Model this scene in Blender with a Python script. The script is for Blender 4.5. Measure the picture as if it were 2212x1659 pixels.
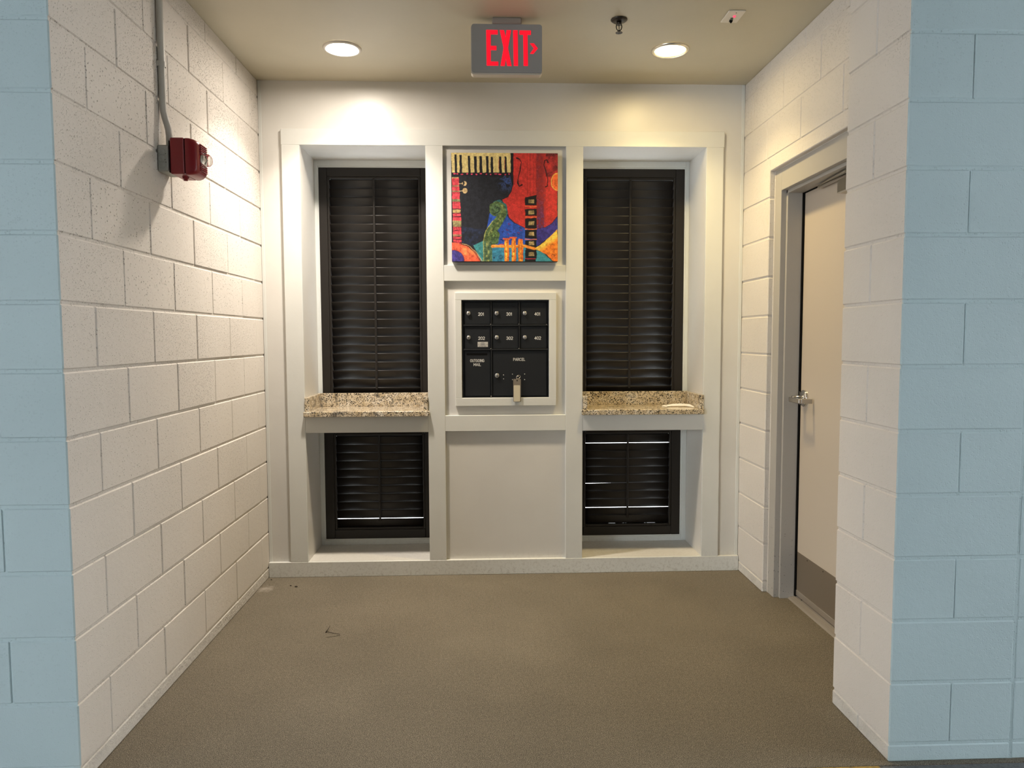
import bpy, math, random
import numpy as np
from mathutils import Matrix, Vector

random.seed(7)
rng = np.random.default_rng(11)
for o in list(bpy.data.objects):
    bpy.data.objects.remove(o, do_unlink=True)
S = bpy.context.scene
COL = S.collection

# ------------------------------------------------------------------ camera
cam = bpy.data.cameras.new('camera')
cam_o = bpy.data.objects.new('camera', cam)
COL.objects.link(cam_o)
cam.sensor_fit = 'HORIZONTAL'
cam.sensor_width = 36.0
cam.lens = 1557.27 / 2212.0 * 36.0
cam.clip_start = 0.05
yaw, pitch, roll = 0.037718, 0.064905, -0.003572
_c, _s = math.cos, math.sin
fwd = Vector((_s(yaw) * _c(pitch), _c(yaw) * _c(pitch), -_s(pitch)))
rgt = Vector((_c(yaw), -_s(yaw), 0.0))
upv = rgt.cross(fwd)
r2 = rgt * _c(roll) + upv * _s(roll)
u2 = -rgt * _s(roll) + upv * _c(roll)
m = Matrix((r2, u2, -fwd)).transposed().to_4x4()
m.translation = Vector((1.24581, -2.18026, 1.37349))
cam_o.matrix_world = m
S.camera = cam_o

# ------------------------------------------------------------------ world, exposure
W = bpy.data.worlds.new('garage_daylight')
S.world = W
W.use_nodes = True
bg = W.node_tree.nodes['Background']
bg.inputs[0].default_value = (0.92, 0.97, 1.0, 1)
bg.inputs[1].default_value = 8.4
S.view_settings.view_transform = 'Standard'
S.view_settings.look = 'None'
S.view_settings.gamma = 1.0
S.view_settings.use_curve_mapping = False
S.view_settings.exposure = 0.0
LAMP_LEFT = (1.0, 0.89, 0.76)      # colour of the left lens
LAMP_RIGHT = (1.0, 0.77, 0.37)
POWER_LEFT, POWER_RIGHT = 240.0, 118.0      # lens radiance
BEAM_LEFT, BEAM_RIGHT = 21.0, 9.8         # watts of the downward beam

BEAM_SPREAD = 114.0

# ------------------------------------------------------------------ main planes (metres)
YW = 1.948            # back wall plane
YB = 1.927            # face of the trim boards
ZC = 2.793            # ceiling
XR = 2.7296           # right wall
XP = 2.5404           # pillar inner face
YP0, YP1 = 0.017, 0.394
Z0, HC = 0.0581, 0.2032


# ------------------------------------------------------------------ materials
def lin(c):
    return tuple(((v / 12.92) if v <= 0.04045 else ((v + 0.055) / 1.055) ** 2.4) for v in c)


def s255(r, g, b):
    return lin((r / 255, g / 255, b / 255))


class Mat:
    def __init__(self, name):
        self.m = bpy.data.materials.new(name)
        self.m.use_nodes = True
        self.nt = self.m.node_tree
        self.b = self.nt.nodes['Principled BSDF']

    def n(self, t, **kw):
        nd = self.nt.nodes.new(t)
        for k, v in kw.items():
            setattr(nd, k, v)
        return nd

    def l(self, a, b):
        self.nt.links.new(a, b)

    def pos(self):
        return self.n('ShaderNodeNewGeometry').outputs['Position']

    def noise(self, scale, detail=2.0, rough=0.5, vec=None, dist=0.0):
        nd = self.n('ShaderNodeTexNoise')
        nd.inputs['Scale'].default_value = scale
        nd.inputs['Detail'].default_value = detail
        nd.inputs['Roughness'].default_value = rough
        nd.inputs['Distortion'].default_value = dist
        self.l(vec if vec is not None else self.pos(), nd.inputs['Vector'])
        return nd.outputs['Fac']

    def ramp(self, fac, stops):
        nd = self.n('ShaderNodeValToRGB')
        e = nd.color_ramp.elements
        while len(e) < len(stops):
            e.new(0.5)
        for el, (p, c) in zip(e, stops):
            el.position = p
            el.color = (c[0], c[1], c[2], 1) if hasattr(c, '__len__') else (c, c, c, 1)
        self.l(fac, nd.inputs[0])
        return nd.outputs[0]

    def mix(self, fac, a, b, mode='MIX'):
        nd = self.n('ShaderNodeMix', data_type='RGBA', blend_type=mode)
        for sock, v in ((nd.inputs[0], fac), (nd.inputs[6], a), (nd.inputs[7], b)):
            if isinstance(v, bpy.types.NodeSocket):
                self.l(v, sock)
            elif hasattr(v, '__len__'):
                sock.default_value = (v[0], v[1], v[2], 1)
            else:
                sock.default_value = v
        return nd.outputs[2]

    def math(self, op, a, b=0.0):
        nd = self.n('ShaderNodeMath', operation=op)
        for sock, v in ((nd.inputs[0], a), (nd.inputs[1], b)):
            if isinstance(v, bpy.types.NodeSocket):
                self.l(v, sock)
            else:
                sock.default_value = v
        return nd.outputs[0]

    def bump(self, h, dist, strength=1.0):
        nd = self.n('ShaderNodeBump')
        nd.inputs['Distance'].default_value = dist
        nd.inputs['Strength'].default_value = strength
        self.l(h, nd.inputs['Height'])
        self.l(nd.outputs[0], self.b.inputs['Normal'])

    def set(self, color=None, rough=None, metal=None, spec=None, **kw):
        if color is not None:
            if isinstance(color, bpy.types.NodeSocket):
                self.l(color, self.b.inputs['Base Color'])
            else:
                self.b.inputs['Base Color'].default_value = (*color, 1)
        if rough is not None:
            if isinstance(rough, bpy.types.NodeSocket):
                self.l(rough, self.b.inputs['Roughness'])
            else:
                self.b.inputs['Roughness'].default_value = rough
        if metal is not None:
            self.b.inputs['Metallic'].default_value = metal
        if spec is not None:
            self.b.inputs['Specular IOR Level'].default_value = spec
        for k, v in kw.items():
            self.b.inputs[k].default_value = v
        return self.m


def plain(name, color, rough=0.5, metal=0.0, spec=0.5, **kw):
    return Mat(name).set(color, rough, metal, spec, **kw)


def block_paint(name, col, pores=1.0, scuff=(0.25, 0.25, 0.25), scuff_amt=0.35, rise=None):
    q = Mat(name)
    big = q.noise(1.3, 3)
    grain = q.noise(330, 2, 0.6)
    vo = q.n('ShaderNodeTexVoronoi')
    vo.inputs['Scale'].default_value = 150
    wob = q.n('ShaderNodeVectorMath', operation='MULTIPLY_ADD')
    nw = q.n('ShaderNodeTexNoise')
    nw.inputs['Scale'].default_value = 170
    q.l(q.pos(), nw.inputs['Vector'])
    q.l(nw.outputs['Color'], wob.inputs[0])
    wob.inputs[1].default_value = (0.006, 0.006, 0.006)
    q.l(q.pos(), wob.inputs[2])
    q.l(wob.outputs[0], vo.inputs['Vector'])
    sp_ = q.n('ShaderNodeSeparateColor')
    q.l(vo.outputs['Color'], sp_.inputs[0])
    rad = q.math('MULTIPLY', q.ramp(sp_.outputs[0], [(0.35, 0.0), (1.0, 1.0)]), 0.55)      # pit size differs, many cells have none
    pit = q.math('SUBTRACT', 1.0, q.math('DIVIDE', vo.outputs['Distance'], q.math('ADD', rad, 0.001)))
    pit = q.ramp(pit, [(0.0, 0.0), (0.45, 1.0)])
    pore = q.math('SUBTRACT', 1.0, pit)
    lump = q.noise(45, 3, 0.6)
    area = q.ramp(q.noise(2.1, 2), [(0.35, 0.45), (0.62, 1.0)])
    if rise:                       # pits deepen and darken higher up, imitating raking light
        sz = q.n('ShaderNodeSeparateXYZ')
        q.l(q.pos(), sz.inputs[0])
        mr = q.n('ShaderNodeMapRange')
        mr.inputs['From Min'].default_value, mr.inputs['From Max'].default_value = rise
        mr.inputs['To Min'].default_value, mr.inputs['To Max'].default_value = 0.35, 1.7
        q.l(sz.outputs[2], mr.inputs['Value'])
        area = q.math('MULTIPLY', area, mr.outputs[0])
    hp = q.math('MULTIPLY', q.math('SUBTRACT', pore, 1.0), area)
    h = q.math('ADD', q.math('MULTIPLY', hp, 1.3 * pores), q.math('MULTIPLY', grain, 0.22))
    h = q.math('ADD', h, q.math('MULTIPLY', lump, 0.35))
    q.bump(h, 0.0036, 0.9)
    tint = q.ramp(big, [(0.3, 0.94), (0.7, 1.03)])
    c = q.mix(1.0, col, tint, 'MULTIPLY')
    c = q.mix(q.math('MULTIPLY', q.math('MULTIPLY', pit, area), 0.38 * min(1.0, pores)), c, (0.20, 0.185, 0.17))   # shade inside the pits, painted into the colour
    sc = q.ramp(q.noise(17, 5, 0.7), [(0.71, 0.0), (0.76, 1.0)])
    sc = q.math('MULTIPLY', sc, scuff_amt)
    c = q.mix(sc, c, scuff)
    return q.set(c, 0.62, spec=0.35)


M = {}
q = Mat('rough_parged_base_paint')
n1 = q.noise(30, 5, 0.7)
q.bump(n1, 0.014, 0.9)
M['parge'] = q.set(q.mix(q.ramp(q.noise(12, 4), [(0.5, 0.0), (0.75, 0.25)]), (0.655, 0.63, 0.59), (0.4, 0.37, 0.33)), 0.55)
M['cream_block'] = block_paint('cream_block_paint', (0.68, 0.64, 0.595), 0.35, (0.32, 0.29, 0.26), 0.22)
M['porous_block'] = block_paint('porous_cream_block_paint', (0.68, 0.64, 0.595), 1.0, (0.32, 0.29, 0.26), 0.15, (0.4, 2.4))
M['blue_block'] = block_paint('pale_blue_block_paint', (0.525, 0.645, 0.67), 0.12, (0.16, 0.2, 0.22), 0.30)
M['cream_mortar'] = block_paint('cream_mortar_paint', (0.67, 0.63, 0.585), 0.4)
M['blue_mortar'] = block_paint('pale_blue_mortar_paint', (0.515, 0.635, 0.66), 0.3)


def trim_paint(name, col, rough=0.38):
    q = Mat(name)
    v = q.n('ShaderNodeMapping')
    q.l(q.pos(), v.inputs[0])
    v.inputs['Scale'].default_value = (1.0, 1.0, 1.0)
    a = q.noise(34, 4, 0.6, v.outputs[0])
    crack = q.noise(240, 3, 0.7)
    h = q.math('ADD', a, q.math('MULTIPLY', crack, 0.25))
    q.bump(h, 0.0012, 0.35)
    t = q.ramp(q.noise(3.0, 4), [(0.3, 0.95), (0.7, 1.02)])
    c = q.mix(1.0, col, t, 'MULTIPLY')
    d = q.math('MULTIPLY', q.ramp(q.noise(60, 4, 0.75), [(0.70, 0.0), (0.76, 1.0)]), 0.35)
    c = q.mix(d, c, (0.3, 0.28, 0.25))
    sz = q.n('ShaderNodeSeparateXYZ')
    q.l(q.pos(), sz.inputs[0])
    low = q.ramp(sz.outputs[2], [(0.0, 0.42), (0.14, 0.0)])                 # mop marks and dirt near the floor
    st = q.math('MULTIPLY', q.ramp(q.noise(55, 5, 0.8), [(0.50, 0.0), (0.62, 1.0)]), low)
    c = q.mix(st, c, (0.30, 0.275, 0.235))
    return q.set(c, rough, spec=0.5)


M['trim'] = trim_paint('off_white_semigloss_trim_paint', (0.715, 0.725, 0.70))
M['wall_paint'] = trim_paint('off_white_semigloss_wall_paint', (0.72, 0.705, 0.67), 0.36)
M['ceiling'] = trim_paint('cream_ceiling_paint', (0.55, 0.50, 0.375), 0.42)
M['casing'] = trim_paint('grey_white_casing_paint', (0.76, 0.79, 0.78))

q = Mat('brown_speckled_floor_coating')
n1 = q.noise(360, 1.5, 0.6)
n2 = q.noise(70, 3, 0.6)
n3 = q.noise(1.6, 4, 0.6)
c = q.ramp(n1, [(0.28, (0.035, 0.028, 0.019)), (0.5, (0.142, 0.121, 0.088)), (0.70, (0.37, 0.33, 0.26))])
c = q.mix(1.0, c, q.ramp(n2, [(0.3, 0.84), (0.7, 1.14)]), 'MULTIPLY')
c = q.mix(1.0, c, q.ramp(n3, [(0.3, 0.84), (0.7, 1.08)]), 'MULTIPLY')
sp0 = q.ramp(q.noise(9, 5, 0.75), [(0.70, 0.0), (0.74, 0.45)])       # scattered dark stains
c = q.mix(sp0, c, (0.05, 0.042, 0.032))
vd = q.n('ShaderNodeVectorMath', operation='DISTANCE')               # chalky scuff in the left corner
q.l(q.pos(), vd.inputs[0])
vd.inputs[1].default_value = (0.035, 1.74, 0.0)
sf = q.ramp(q.math('ADD', q.math('MULTIPLY', vd.outputs['Value'], 7.0), q.math('MULTIPLY', q.noise(38, 4, 0.7), 0.9)), [(0.50, 0.55), (0.85, 0.0)])
c = q.mix(sf, c, (0.42, 0.38, 0.33))
q.bump(n1, 0.0008, 0.7)
M['floor'] = q.set(c, 0.62, spec=0.3)

q = Mat('grey_garage_concrete')
n1 = q.noise(120, 4, 0.7)
c = q.ramp(n1, [(0.3, (0.075, 0.08, 0.08)), (0.7, (0.17, 0.175, 0.175))])
q.bump(n1, 0.002, 0.6)
M['concrete'] = q.set(c, 0.8)

M['added_wall'] = plain('grey_added_wall', (0.30, 0.31, 0.31), 0.8)

q = Mat('worn_yellow_line_paint')
n1 = q.noise(60, 4, 0.7)
c = q.ramp(n1, [(0.35, (0.20, 0.14, 0.05)), (0.6, (0.42, 0.27, 0.05))])
M['yellow'] = q.set(c, 0.7)

q = Mat('speckled_beige_granite')
v1 = q.n('ShaderNodeTexVoronoi')
v1.inputs['Scale'].default_value = 235
v1.inputs['Randomness'].default_value = 1.0
wv = q.n('ShaderNodeVectorMath', operation='ADD')
nz = q.n('ShaderNodeTexNoise')
nz.inputs['Scale'].default_value = 60
q.l(q.pos(), nz.inputs['Vector'])
sc_ = q.n('ShaderNodeVectorMath', operation='SCALE')
sc_.inputs['Scale'].default_value = 0.012
q.l(nz.outputs['Color'], sc_.inputs[0])
q.l(q.pos(), wv.inputs[0])
q.l(sc_.outputs[0], wv.inputs[1])
q.l(wv.outputs[0], v1.inputs['Vector'])
base = q.ramp(q.noise(26, 4, 0.6), [(0.3, (0.46, 0.36, 0.22)), (0.5, (0.64, 0.54, 0.39)), (0.7, (0.76, 0.70, 0.60))])
sep = q.n('ShaderNodeSeparateColor')
q.l(v1.outputs['Color'], sep.inputs[0])
spots = q.ramp(sep.outputs[0], [(0.15, 1.0), (0.19, 0.0)])
spots2 = q.ramp(sep.outputs[1], [(0.16, 1.0), (0.20, 0.0)])
c = q.mix(q.math('MULTIPLY', spots2, 0.85), base, (0.17, 0.14, 0.10))
c = q.mix(spots, c, (0.018, 0.016, 0.016))
grey = q.ramp(q.noise(11, 3, 0.6, dist=1.2), [(0.60, 0.0), (0.67, 1.0)])
dk = q.ramp(q.noise(90, 3, 0.7), [(0.42, (0.02, 0.02, 0.022)), (0.62, (0.30, 0.27, 0.22))])
c = q.mix(q.math('MULTIPLY', grey, 0.8), c, dk)
M['granite'] = q.set(c, 0.13, spec=0.55)

q = Mat('dark_brown_shutter_paint')
g = q.noise(60, 3)
q.bump(g, 0.0002, 0.3)
M['shutter'] = q.set((0.015, 0.012, 0.010), 0.42, spec=0.45)
M['mail_black'] = plain('black_powder_coat', (0.011, 0.012, 0.014), 0.42, spec=0.5)
M['mail_dark'] = plain('dark_slot_void', (0.003, 0.003, 0.003), 0.8, spec=0.1)
M['sticker'] = plain('pale_silver_label', (0.58, 0.56, 0.53), 0.4, 0.2)
M['silver'] = plain('satin_silver_metal', (0.62, 0.60, 0.58), 0.3, 1.0)
M['chrome'] = plain('polished_chrome', (0.66, 0.65, 0.64), 0.12, 1.0)
M['satin'] = plain('satin_chrome', (0.45, 0.43, 0.41), 0.28, 1.0)
M['white_print'] = plain('white_engraved_lettering', (0.72, 0.72, 0.70), 0.6)
M['black_print'] = plain('black_print', (0.05, 0.05, 0.05), 0.6)
M['black'] = plain('black_gasket', (0.004, 0.004, 0.004), 0.8, spec=0.1)
M['kick'] = plain('brown_kick_plate', (0.20, 0.16, 0.12), 0.4, 0.25)
M['alu'] = plain('worn_aluminium', (0.50, 0.45, 0.40), 0.42, 0.75)
M['red'] = plain('red_alarm_enamel', (0.255, 0.012, 0.018), 0.32)
M['grey_steel'] = plain('grey_painted_steel', (0.40, 0.41, 0.38), 0.5, 0.1)
M['conduit'] = plain('off_white_painted_conduit', (0.52, 0.51, 0.47), 0.42)
M['exit_grey'] = plain('grey_sign_plate', (0.30, 0.295, 0.29), 0.5)
M['exit_side'] = plain('off_white_sign_housing', (0.55, 0.50, 0.42), 0.45)
M['canopy'] = plain('grey_canopy_enamel', (0.30, 0.26, 0.23), 0.45)
M['dark_metal'] = plain('dark_bronze_metal', (0.045, 0.040, 0.035), 0.35, 0.8)
M['plate'] = plain('ivory_plate', (0.74, 0.70, 0.62), 0.35)
M['paper'] = plain('white_paper', (0.80, 0.77, 0.72), 0.8)
M['tag_plastic'] = plain('grey_tag_plastic', (0.22, 0.19, 0.155), 0.35)
M['tag_paper'] = plain('cream_tag_paper', (0.62, 0.56, 0.42), 0.7)
M['twig'] = plain('dark_dry_twig', (0.03, 0.022, 0.015), 0.8)
M['canvas_edge'] = plain('black_canvas_edge', (0.012, 0.011, 0.012), 0.6)
M['white_ring'] = plain('white_enamel_ring', (0.72, 0.68, 0.62), 0.3)
M['chrome_ring'] = plain('satin_trim_ring', (0.70, 0.66, 0.58), 0.24, 0.85)
q = Mat('beige_grey_frame_enamel')
sz = q.n('ShaderNodeSeparateXYZ')
q.l(q.pos(), sz.inputs[0])
low = q.ramp(sz.outputs[2], [(0.10, 1.0), (0.55, 0.0)])
mk = q.math('MULTIPLY', q.ramp(q.noise(75, 4, 0.7), [(0.62, 0.0), (0.66, 0.9)]), low)
M['door_frame'] = q.set(q.mix(mk, (0.40, 0.38, 0.35), (0.05, 0.05, 0.05)), 0.38)
q = Mat('cream_door_enamel')
f = q.math('MULTIPLY', q.ramp(q.noise(28, 5, 0.7), [(0.70, 0.0), (0.75, 1.0)]), 0.35)
M['door'] = q.set(q.mix(f, (0.535, 0.465, 0.385), (0.22, 0.18, 0.14)), 0.34)
q = Mat('clear_dome_plastic')
q.set((0.95, 0.97, 0.97), 0.03, IOR=1.12, **{'Transmission Weight': 1.0})
M['dome'] = q.m


def emit(name, col, strength, base=(0.02, 0.02, 0.02)):
    q = Mat(name)
    q.set(base, 0.4)
    q.b.inputs['Emission Color'].default_value = (*col, 1)
    q.b.inputs['Emission Strength'].default_value = strength
    return q.m


def lens_mat(name, col, strength):
    q = Mat(name)
    q.set((0.5, 0.5, 0.45), 0.4)
    tex = q.ramp(q.noise(190, 2), [(0.3, 0.8), (0.7, 1.0)])
    cc = q.mix(1.0, col, tex, 'MULTIPLY')
    q.l(cc, q.b.inputs['Emission Color'])
    q.b.inputs['Emission Strength'].default_value = strength
    return q.m


M['lens_left'] = lens_mat('neutral_lamp_lens', LAMP_LEFT, POWER_LEFT)
M['lens_right'] = lens_mat('yellow_lamp_lens', LAMP_RIGHT, POWER_RIGHT)
M['exit_red'] = emit('glowing_red_letter', (1.0, 0.005, 0.022), 1.05, (0.3, 0.0, 0.01))
M['led_red'] = emit('red_indicator', (1.0, 0.06, 0.13), 1.6)
M['led_green'] = plain('green_indicator', (0.06, 0.10, 0.06), 0.3)

# ------------------------------------------------------------------ object helpers
WLOC = {}


def tag(o, label=None, cat=None, group=None, kind=None):
    for k, v in (('label', label), ('category', cat), ('group', group), ('kind', kind)):
        if v:
            o[k] = v
    return o


def link(o, parent=None, wloc=(0, 0, 0)):
    COL.objects.link(o)
    wl = Vector(wloc)
    if parent is not None:
        o.parent = parent
        o.location = wl - WLOC[parent.name]
    else:
        o.location = wl
    WLOC[o.name] = wl
    return o


def empty(name, loc, label=None, cat=None, group=None, kind=None):
    o = bpy.data.objects.new(name, None)
    o.empty_display_size = 0.05
    link(o, None, loc)
    return tag(o, label, cat, group, kind)


class MB:
    """collects faces of one mesh in world coordinates"""

    def __init__(self):
        self.v, self.f, self.mi, self.sm = [], [], [], []

    def add(self, verts, faces, mi=0, smooth=False):
        b = len(self.v)
        self.v += [tuple(map(float, p)) for p in verts]
        for k, fc in enumerate(faces):
            self.f.append(tuple(b + i for i in fc))
            self.mi.append(mi[k] if hasattr(mi, '__len__') else mi)
            self.sm.append(smooth)
        return self

    def box(self, x0, x1, y0, y1, z0, z1, bev=0.0, mi=0):
        vs, fs, ns = cham_box(x0, x1, y0, y1, z0, z1, bev)
        return self.add(vs, fs, mi)

    def cyl(self, c, r, h, axis='Z', n=24, r2=None, cap=True, mi=0, smooth=True):
        r2 = r if r2 is None else r2
        c = Vector(c)
        ax = {'X': (Vector((0, 1, 0)), Vector((0, 0, 1)), Vector((1, 0, 0))),
              'Y': (Vector((0, 0, 1)), Vector((1, 0, 0)), Vector((0, 1, 0))),
              'Z': (Vector((1, 0, 0)), Vector((0, 1, 0)), Vector((0, 0, 1)))}[axis]
        vs = []
        for rr, d in ((r, 0), (r2, h)):
            for i in range(n):
                a = 2 * math.pi * i / n
                vs.append(c + ax[0] * rr * math.cos(a) + ax[1] * rr * math.sin(a) + ax[2] * d)
        fs = [(i, (i + 1) % n, n + (i + 1) % n, n + i) for i in range(n)]
        self.add(vs, fs, mi, smooth)
        if cap:
            b = len(self.v) - 2 * n
            self.f.append(tuple(b + i for i in reversed(range(n))))
            self.f.append(tuple(b + n + i for i in range(n)))
            self.mi += [mi, mi]
            self.sm += [False, False]
        return self

    def lathe(self, c, prof, axis='Z', n=32, mi=0, smooth=True):
        """prof = [(radius, height)...] around axis through c"""
        c = Vector(c)
        ax = {'X': (Vector((0, 1, 0)), Vector((0, 0, 1)), Vector((1, 0, 0))),
              'Y': (Vector((0, 0, 1)), Vector((1, 0, 0)), Vector((0, 1, 0))),
              'Z': (Vector((1, 0, 0)), Vector((0, 1, 0)), Vector((0, 0, 1)))}[axis]
        vs, fs = [], []
        for r, h in prof:
            for i in range(n):
                a = 2 * math.pi * i / n
                vs.append(c + ax[0] * r * math.cos(a) + ax[1] * r * math.sin(a) + ax[2] * h)
        for k in range(len(prof) - 1):
            for i in range(n):
                fs.append((k * n + i, k * n + (i + 1) % n, (k + 1) * n + (i + 1) % n, (k + 1) * n + i))
        return self.add(vs, fs, mi, smooth)

    def tube(self, pts, r, n=14, mi=0, smooth=True):
        pts = [Vector(p) for p in pts]
        rings = []
        up = None
        for i, p in enumerate(pts):
            t = (pts[min(i + 1, len(pts) - 1)] - pts[max(i - 1, 0)]).normalized()
            if up is None:
                a = Vector((0, 1, 0)) if abs(t.y) < 0.9 else Vector((1, 0, 0))
                up = (a - t * a.dot(t)).normalized()
            else:
                up = (up - t * up.dot(t)).normalized()
            sd = t.cross(up)
            rr = r[i] if hasattr(r, '__len__') else r
            rings.append([p + up * rr * math.cos(2 * math.pi * k / n) + sd * rr * math.sin(2 * math.pi * k / n) for k in range(n)])
        vs = [v for rg in rings for v in rg]
        fs = []
        for j in range(len(rings) - 1):
            for k in range(n):
                fs.append((j * n + k, j * n + (k + 1) % n, (j + 1) * n + (k + 1) % n, (j + 1) * n + k))
        fs.append(tuple(reversed(range(n))))
        fs.append(tuple((len(rings) - 1) * n + k for k in range(n)))
        return self.add(vs, fs, mi, smooth)

    def prism(self, poly, y0, y1, mi=0):
        """poly in (x,z), counter-clockwise seen from -Y, extruded from y0 (front) to y1"""
        n = len(poly)
        vs = [(x, y0, z) for x, z in poly] + [(x, y1, z) for x, z in poly]
        fs = [tuple(range(n)), tuple(reversed(range(n, 2 * n)))]
        fs += [(i, n + i, n + (i + 1) % n, (i + 1) % n) for i in range(n)]
        return self.add(vs, fs, mi)

    def build(self, name, mat, parent=None, loc=None, label=None, cat=None, group=None, kind=None):
        a = np.array(self.v, float)
        if loc is None:
            lo, hi = a.min(0), a.max(0)
            loc = ((lo[0] + hi[0]) / 2, (lo[1] + hi[1]) / 2, lo[2])
        a = a - np.array(loc)
        me = bpy.data.meshes.new(name)
        me.from_pydata(a.tolist(), [], self.f)
        for mm in (mat if isinstance(mat, (list, tuple)) else [mat]):
            me.materials.append(mm)
        me.polygons.foreach_set('material_index', self.mi)
        me.polygons.foreach_set('use_smooth', self.sm)
        me.update()
        o = bpy.data.objects.new(name, me)
        link(o, parent, loc)
        return tag(o, label, cat, group, kind)


def cham_box(x0, x1, y0, y1, z0, z1, b):
    """box with chamfered edges: 6 main faces, 12 edge strips, 8 corners; returns verts, faces, face normals"""
    L, H = (x0, y0, z0), (x1, y1, z1)
    if b <= 0:
        vs = [((x0, x1)[i & 1], (y0, y1)[(i >> 1) & 1], (z0, z1)[(i >> 2) & 1]) for i in range(8)]
        fs = [(0, 4, 6, 2), (1, 3, 7, 5), (0, 1, 5, 4), (2, 6, 7, 3), (0, 2, 3, 1), (4, 5, 7, 6)]
        ns = [(-1, 0, 0), (1, 0, 0), (0, -1, 0), (0, 1, 0), (0, 0, -1), (0, 0, 1)]
        return vs, fs, ns
    bs = b if hasattr(b, '__len__') else (b, b, b)
    vs, idx = [], {}
    for i in range(8):
        s = [(i >> k) & 1 for k in range(3)]
        corner = [H[k] if s[k] else L[k] for k in range(3)]
        for ax in range(3):
            p = list(corner)
            for k in range(3):
                if k != ax:
                    p[k] += (-bs[k] if s[k] else bs[k])
            idx[(i, ax)] = len(vs)
            vs.append(tuple(p))
    fs, ns = [], []
    ctr = Vector(((x0 + x1) / 2, (y0 + y1) / 2, (z0 + z1) / 2))

    def addf(ids):
        p = [Vector(vs[j]) for j in ids]
        nn = (p[1] - p[0]).cross(p[2] - p[0])
        mid = sum(p, Vector()) / len(p)
        if nn.dot(mid - ctr) < 0:
            ids = list(reversed(ids))
            nn = -nn
        nn.normalize()
        fs.append(tuple(ids))
        ns.append(tuple(nn))

    for ax in range(3):
        k1, k2 = [k for k in range(3) if k != ax]
        for side in (0, 1):
            cs = [(side << ax) | (a << k1) | (c << k2) for a, c in ((0, 0), (1, 0), (1, 1), (0, 1))]
            addf([idx[(i, ax)] for i in cs])
        for a in (0, 1):
            for c in (0, 1):
                i0 = (a << k1) | (c << k2)
                i1 = i0 | (1 << ax)
                addf([idx[(i0, k1)], idx[(i1, k1)], idx[(i1, k2)], idx[(i0, k2)]])
    for i in range(8):
        addf([idx[(i, 0)], idx[(i, 1)], idx[(i, 2)]])
    return vs, fs, ns


def boxobj(name, mat, parent, x0, x1, y0, y1, z0, z1, bev=0.0, **kw):
    return MB().box(x0, x1, y0, y1, z0, z1, bev).build(name, mat, parent, **kw)


# ------------------------------------------------------------------ masonry
BLOCK_MESH = {}


def block(parent, x0, x1, y0, y1, z0, z1, blue_front=False, name='block', still=False, porous=False):
    dx, dy, dz = x1 - x0, y1 - y0, z1 - z0
    key = (round(dx, 4), round(dy, 4), round(dz, 4), blue_front, porous, z0 < 0.01)
    if key not in BLOCK_MESH:
        vs, fs, ns = cham_box(-dx / 2, dx / 2, -dy / 2, dy / 2, 0, dz, 0.0036)
        me = bpy.data.meshes.new('block')
        me.from_pydata(vs, [], fs)
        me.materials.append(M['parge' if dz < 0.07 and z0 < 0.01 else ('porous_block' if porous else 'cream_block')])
        me.materials.append(M['blue_block'])
        me.polygons.foreach_set('material_index', [1 if (blue_front and n[1] < -0.5) else 0 for n in ns])
        me.update()
        BLOCK_MESH[key] = me
    o = bpy.data.objects.new(name, BLOCK_MESH[key])
    j = 0.0 if still else 0.0011
    loc = ((x0 + x1) / 2 + random.uniform(-j, j), (y0 + y1) / 2 + random.uniform(-j, j), z0)
    link(o, parent, loc)
    return o


HJ, VJ, VF = 0.0092, 0.0052, 0.0030   # bed joint, head joint, filled head joint of the blue fronts
COURSES = [(-1, 0.0, Z0)] + [(k, Z0 + k * HC, Z0 + (k + 1) * HC) for k in range(14)]
COURSES = [(k, a + (HJ / 2 if k >= 0 else 0), min(b - HJ / 2, ZC)) for k, a, b in COURSES]
LX = -1.25                         # how far the front wall goes on to the left
RX = 4.0

# left wall with its blue front return (corner blocks carry both paints)
wl = MB()
wl.box(-0.185, -0.0040, 0.0070, YW + 0.15, 0, ZC)
wall_left = wl.build('wall_left', M['cream_mortar'], None, (0, 1.0, 0), 'cream painted concrete block wall carrying the red fire alarm', 'wall', kind='structure')
wf = MB()
wf.box(LX, -0.0042, 0.0034, 0.18, 0, ZC)
wf.box(-3.6, LX, 0.0, 0.185, 0, ZC)
wall_fl = wf.build('wall_front_left', M['blue_mortar'], None, (-0.6, 0, 0), 'pale blue painted block wall at the left edge', 'wall', kind='structure')
for k, za, zb in COURSES:
    even = (k % 2 == 0)
    first = 0.190 if even else 0.387
    ys = [0.0, first]
    while ys[-1] < YW:
        ys.append(ys[-1] + 0.4064)
    ys[-1] = YW + 0.003
    if ys[-1] - ys[-2] < 0.03:
        ys.pop(-2)
    if k < 0:
        ys = [0.0, YW + 0.003]
    fx = -0.39 if even else -0.195
    for i in range(len(ys) - 1):
        ya = ys[i] + (VJ / 2 if i else 0)
        yb = ys[i + 1] - (VJ / 2 if i < len(ys) - 2 else 0)
        if i == 0:
            block(wall_left, fx + VF / 2, 0.0, ya, yb, za, zb, True, still=True, porous=True)
        else:
            block(wall_left, -0.19, 0.0, ya, yb, za, zb, porous=True)
    xs = [fx]
    while xs[-1] > LX:
        xs.append(xs[-1] - 0.4064)
    for i in range(len(xs) - 1):
        block(wall_fl, max(xs[i + 1], LX) + VF / 2, xs[i] - VF / 2, 0.0, 0.19, za, zb, True)

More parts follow.
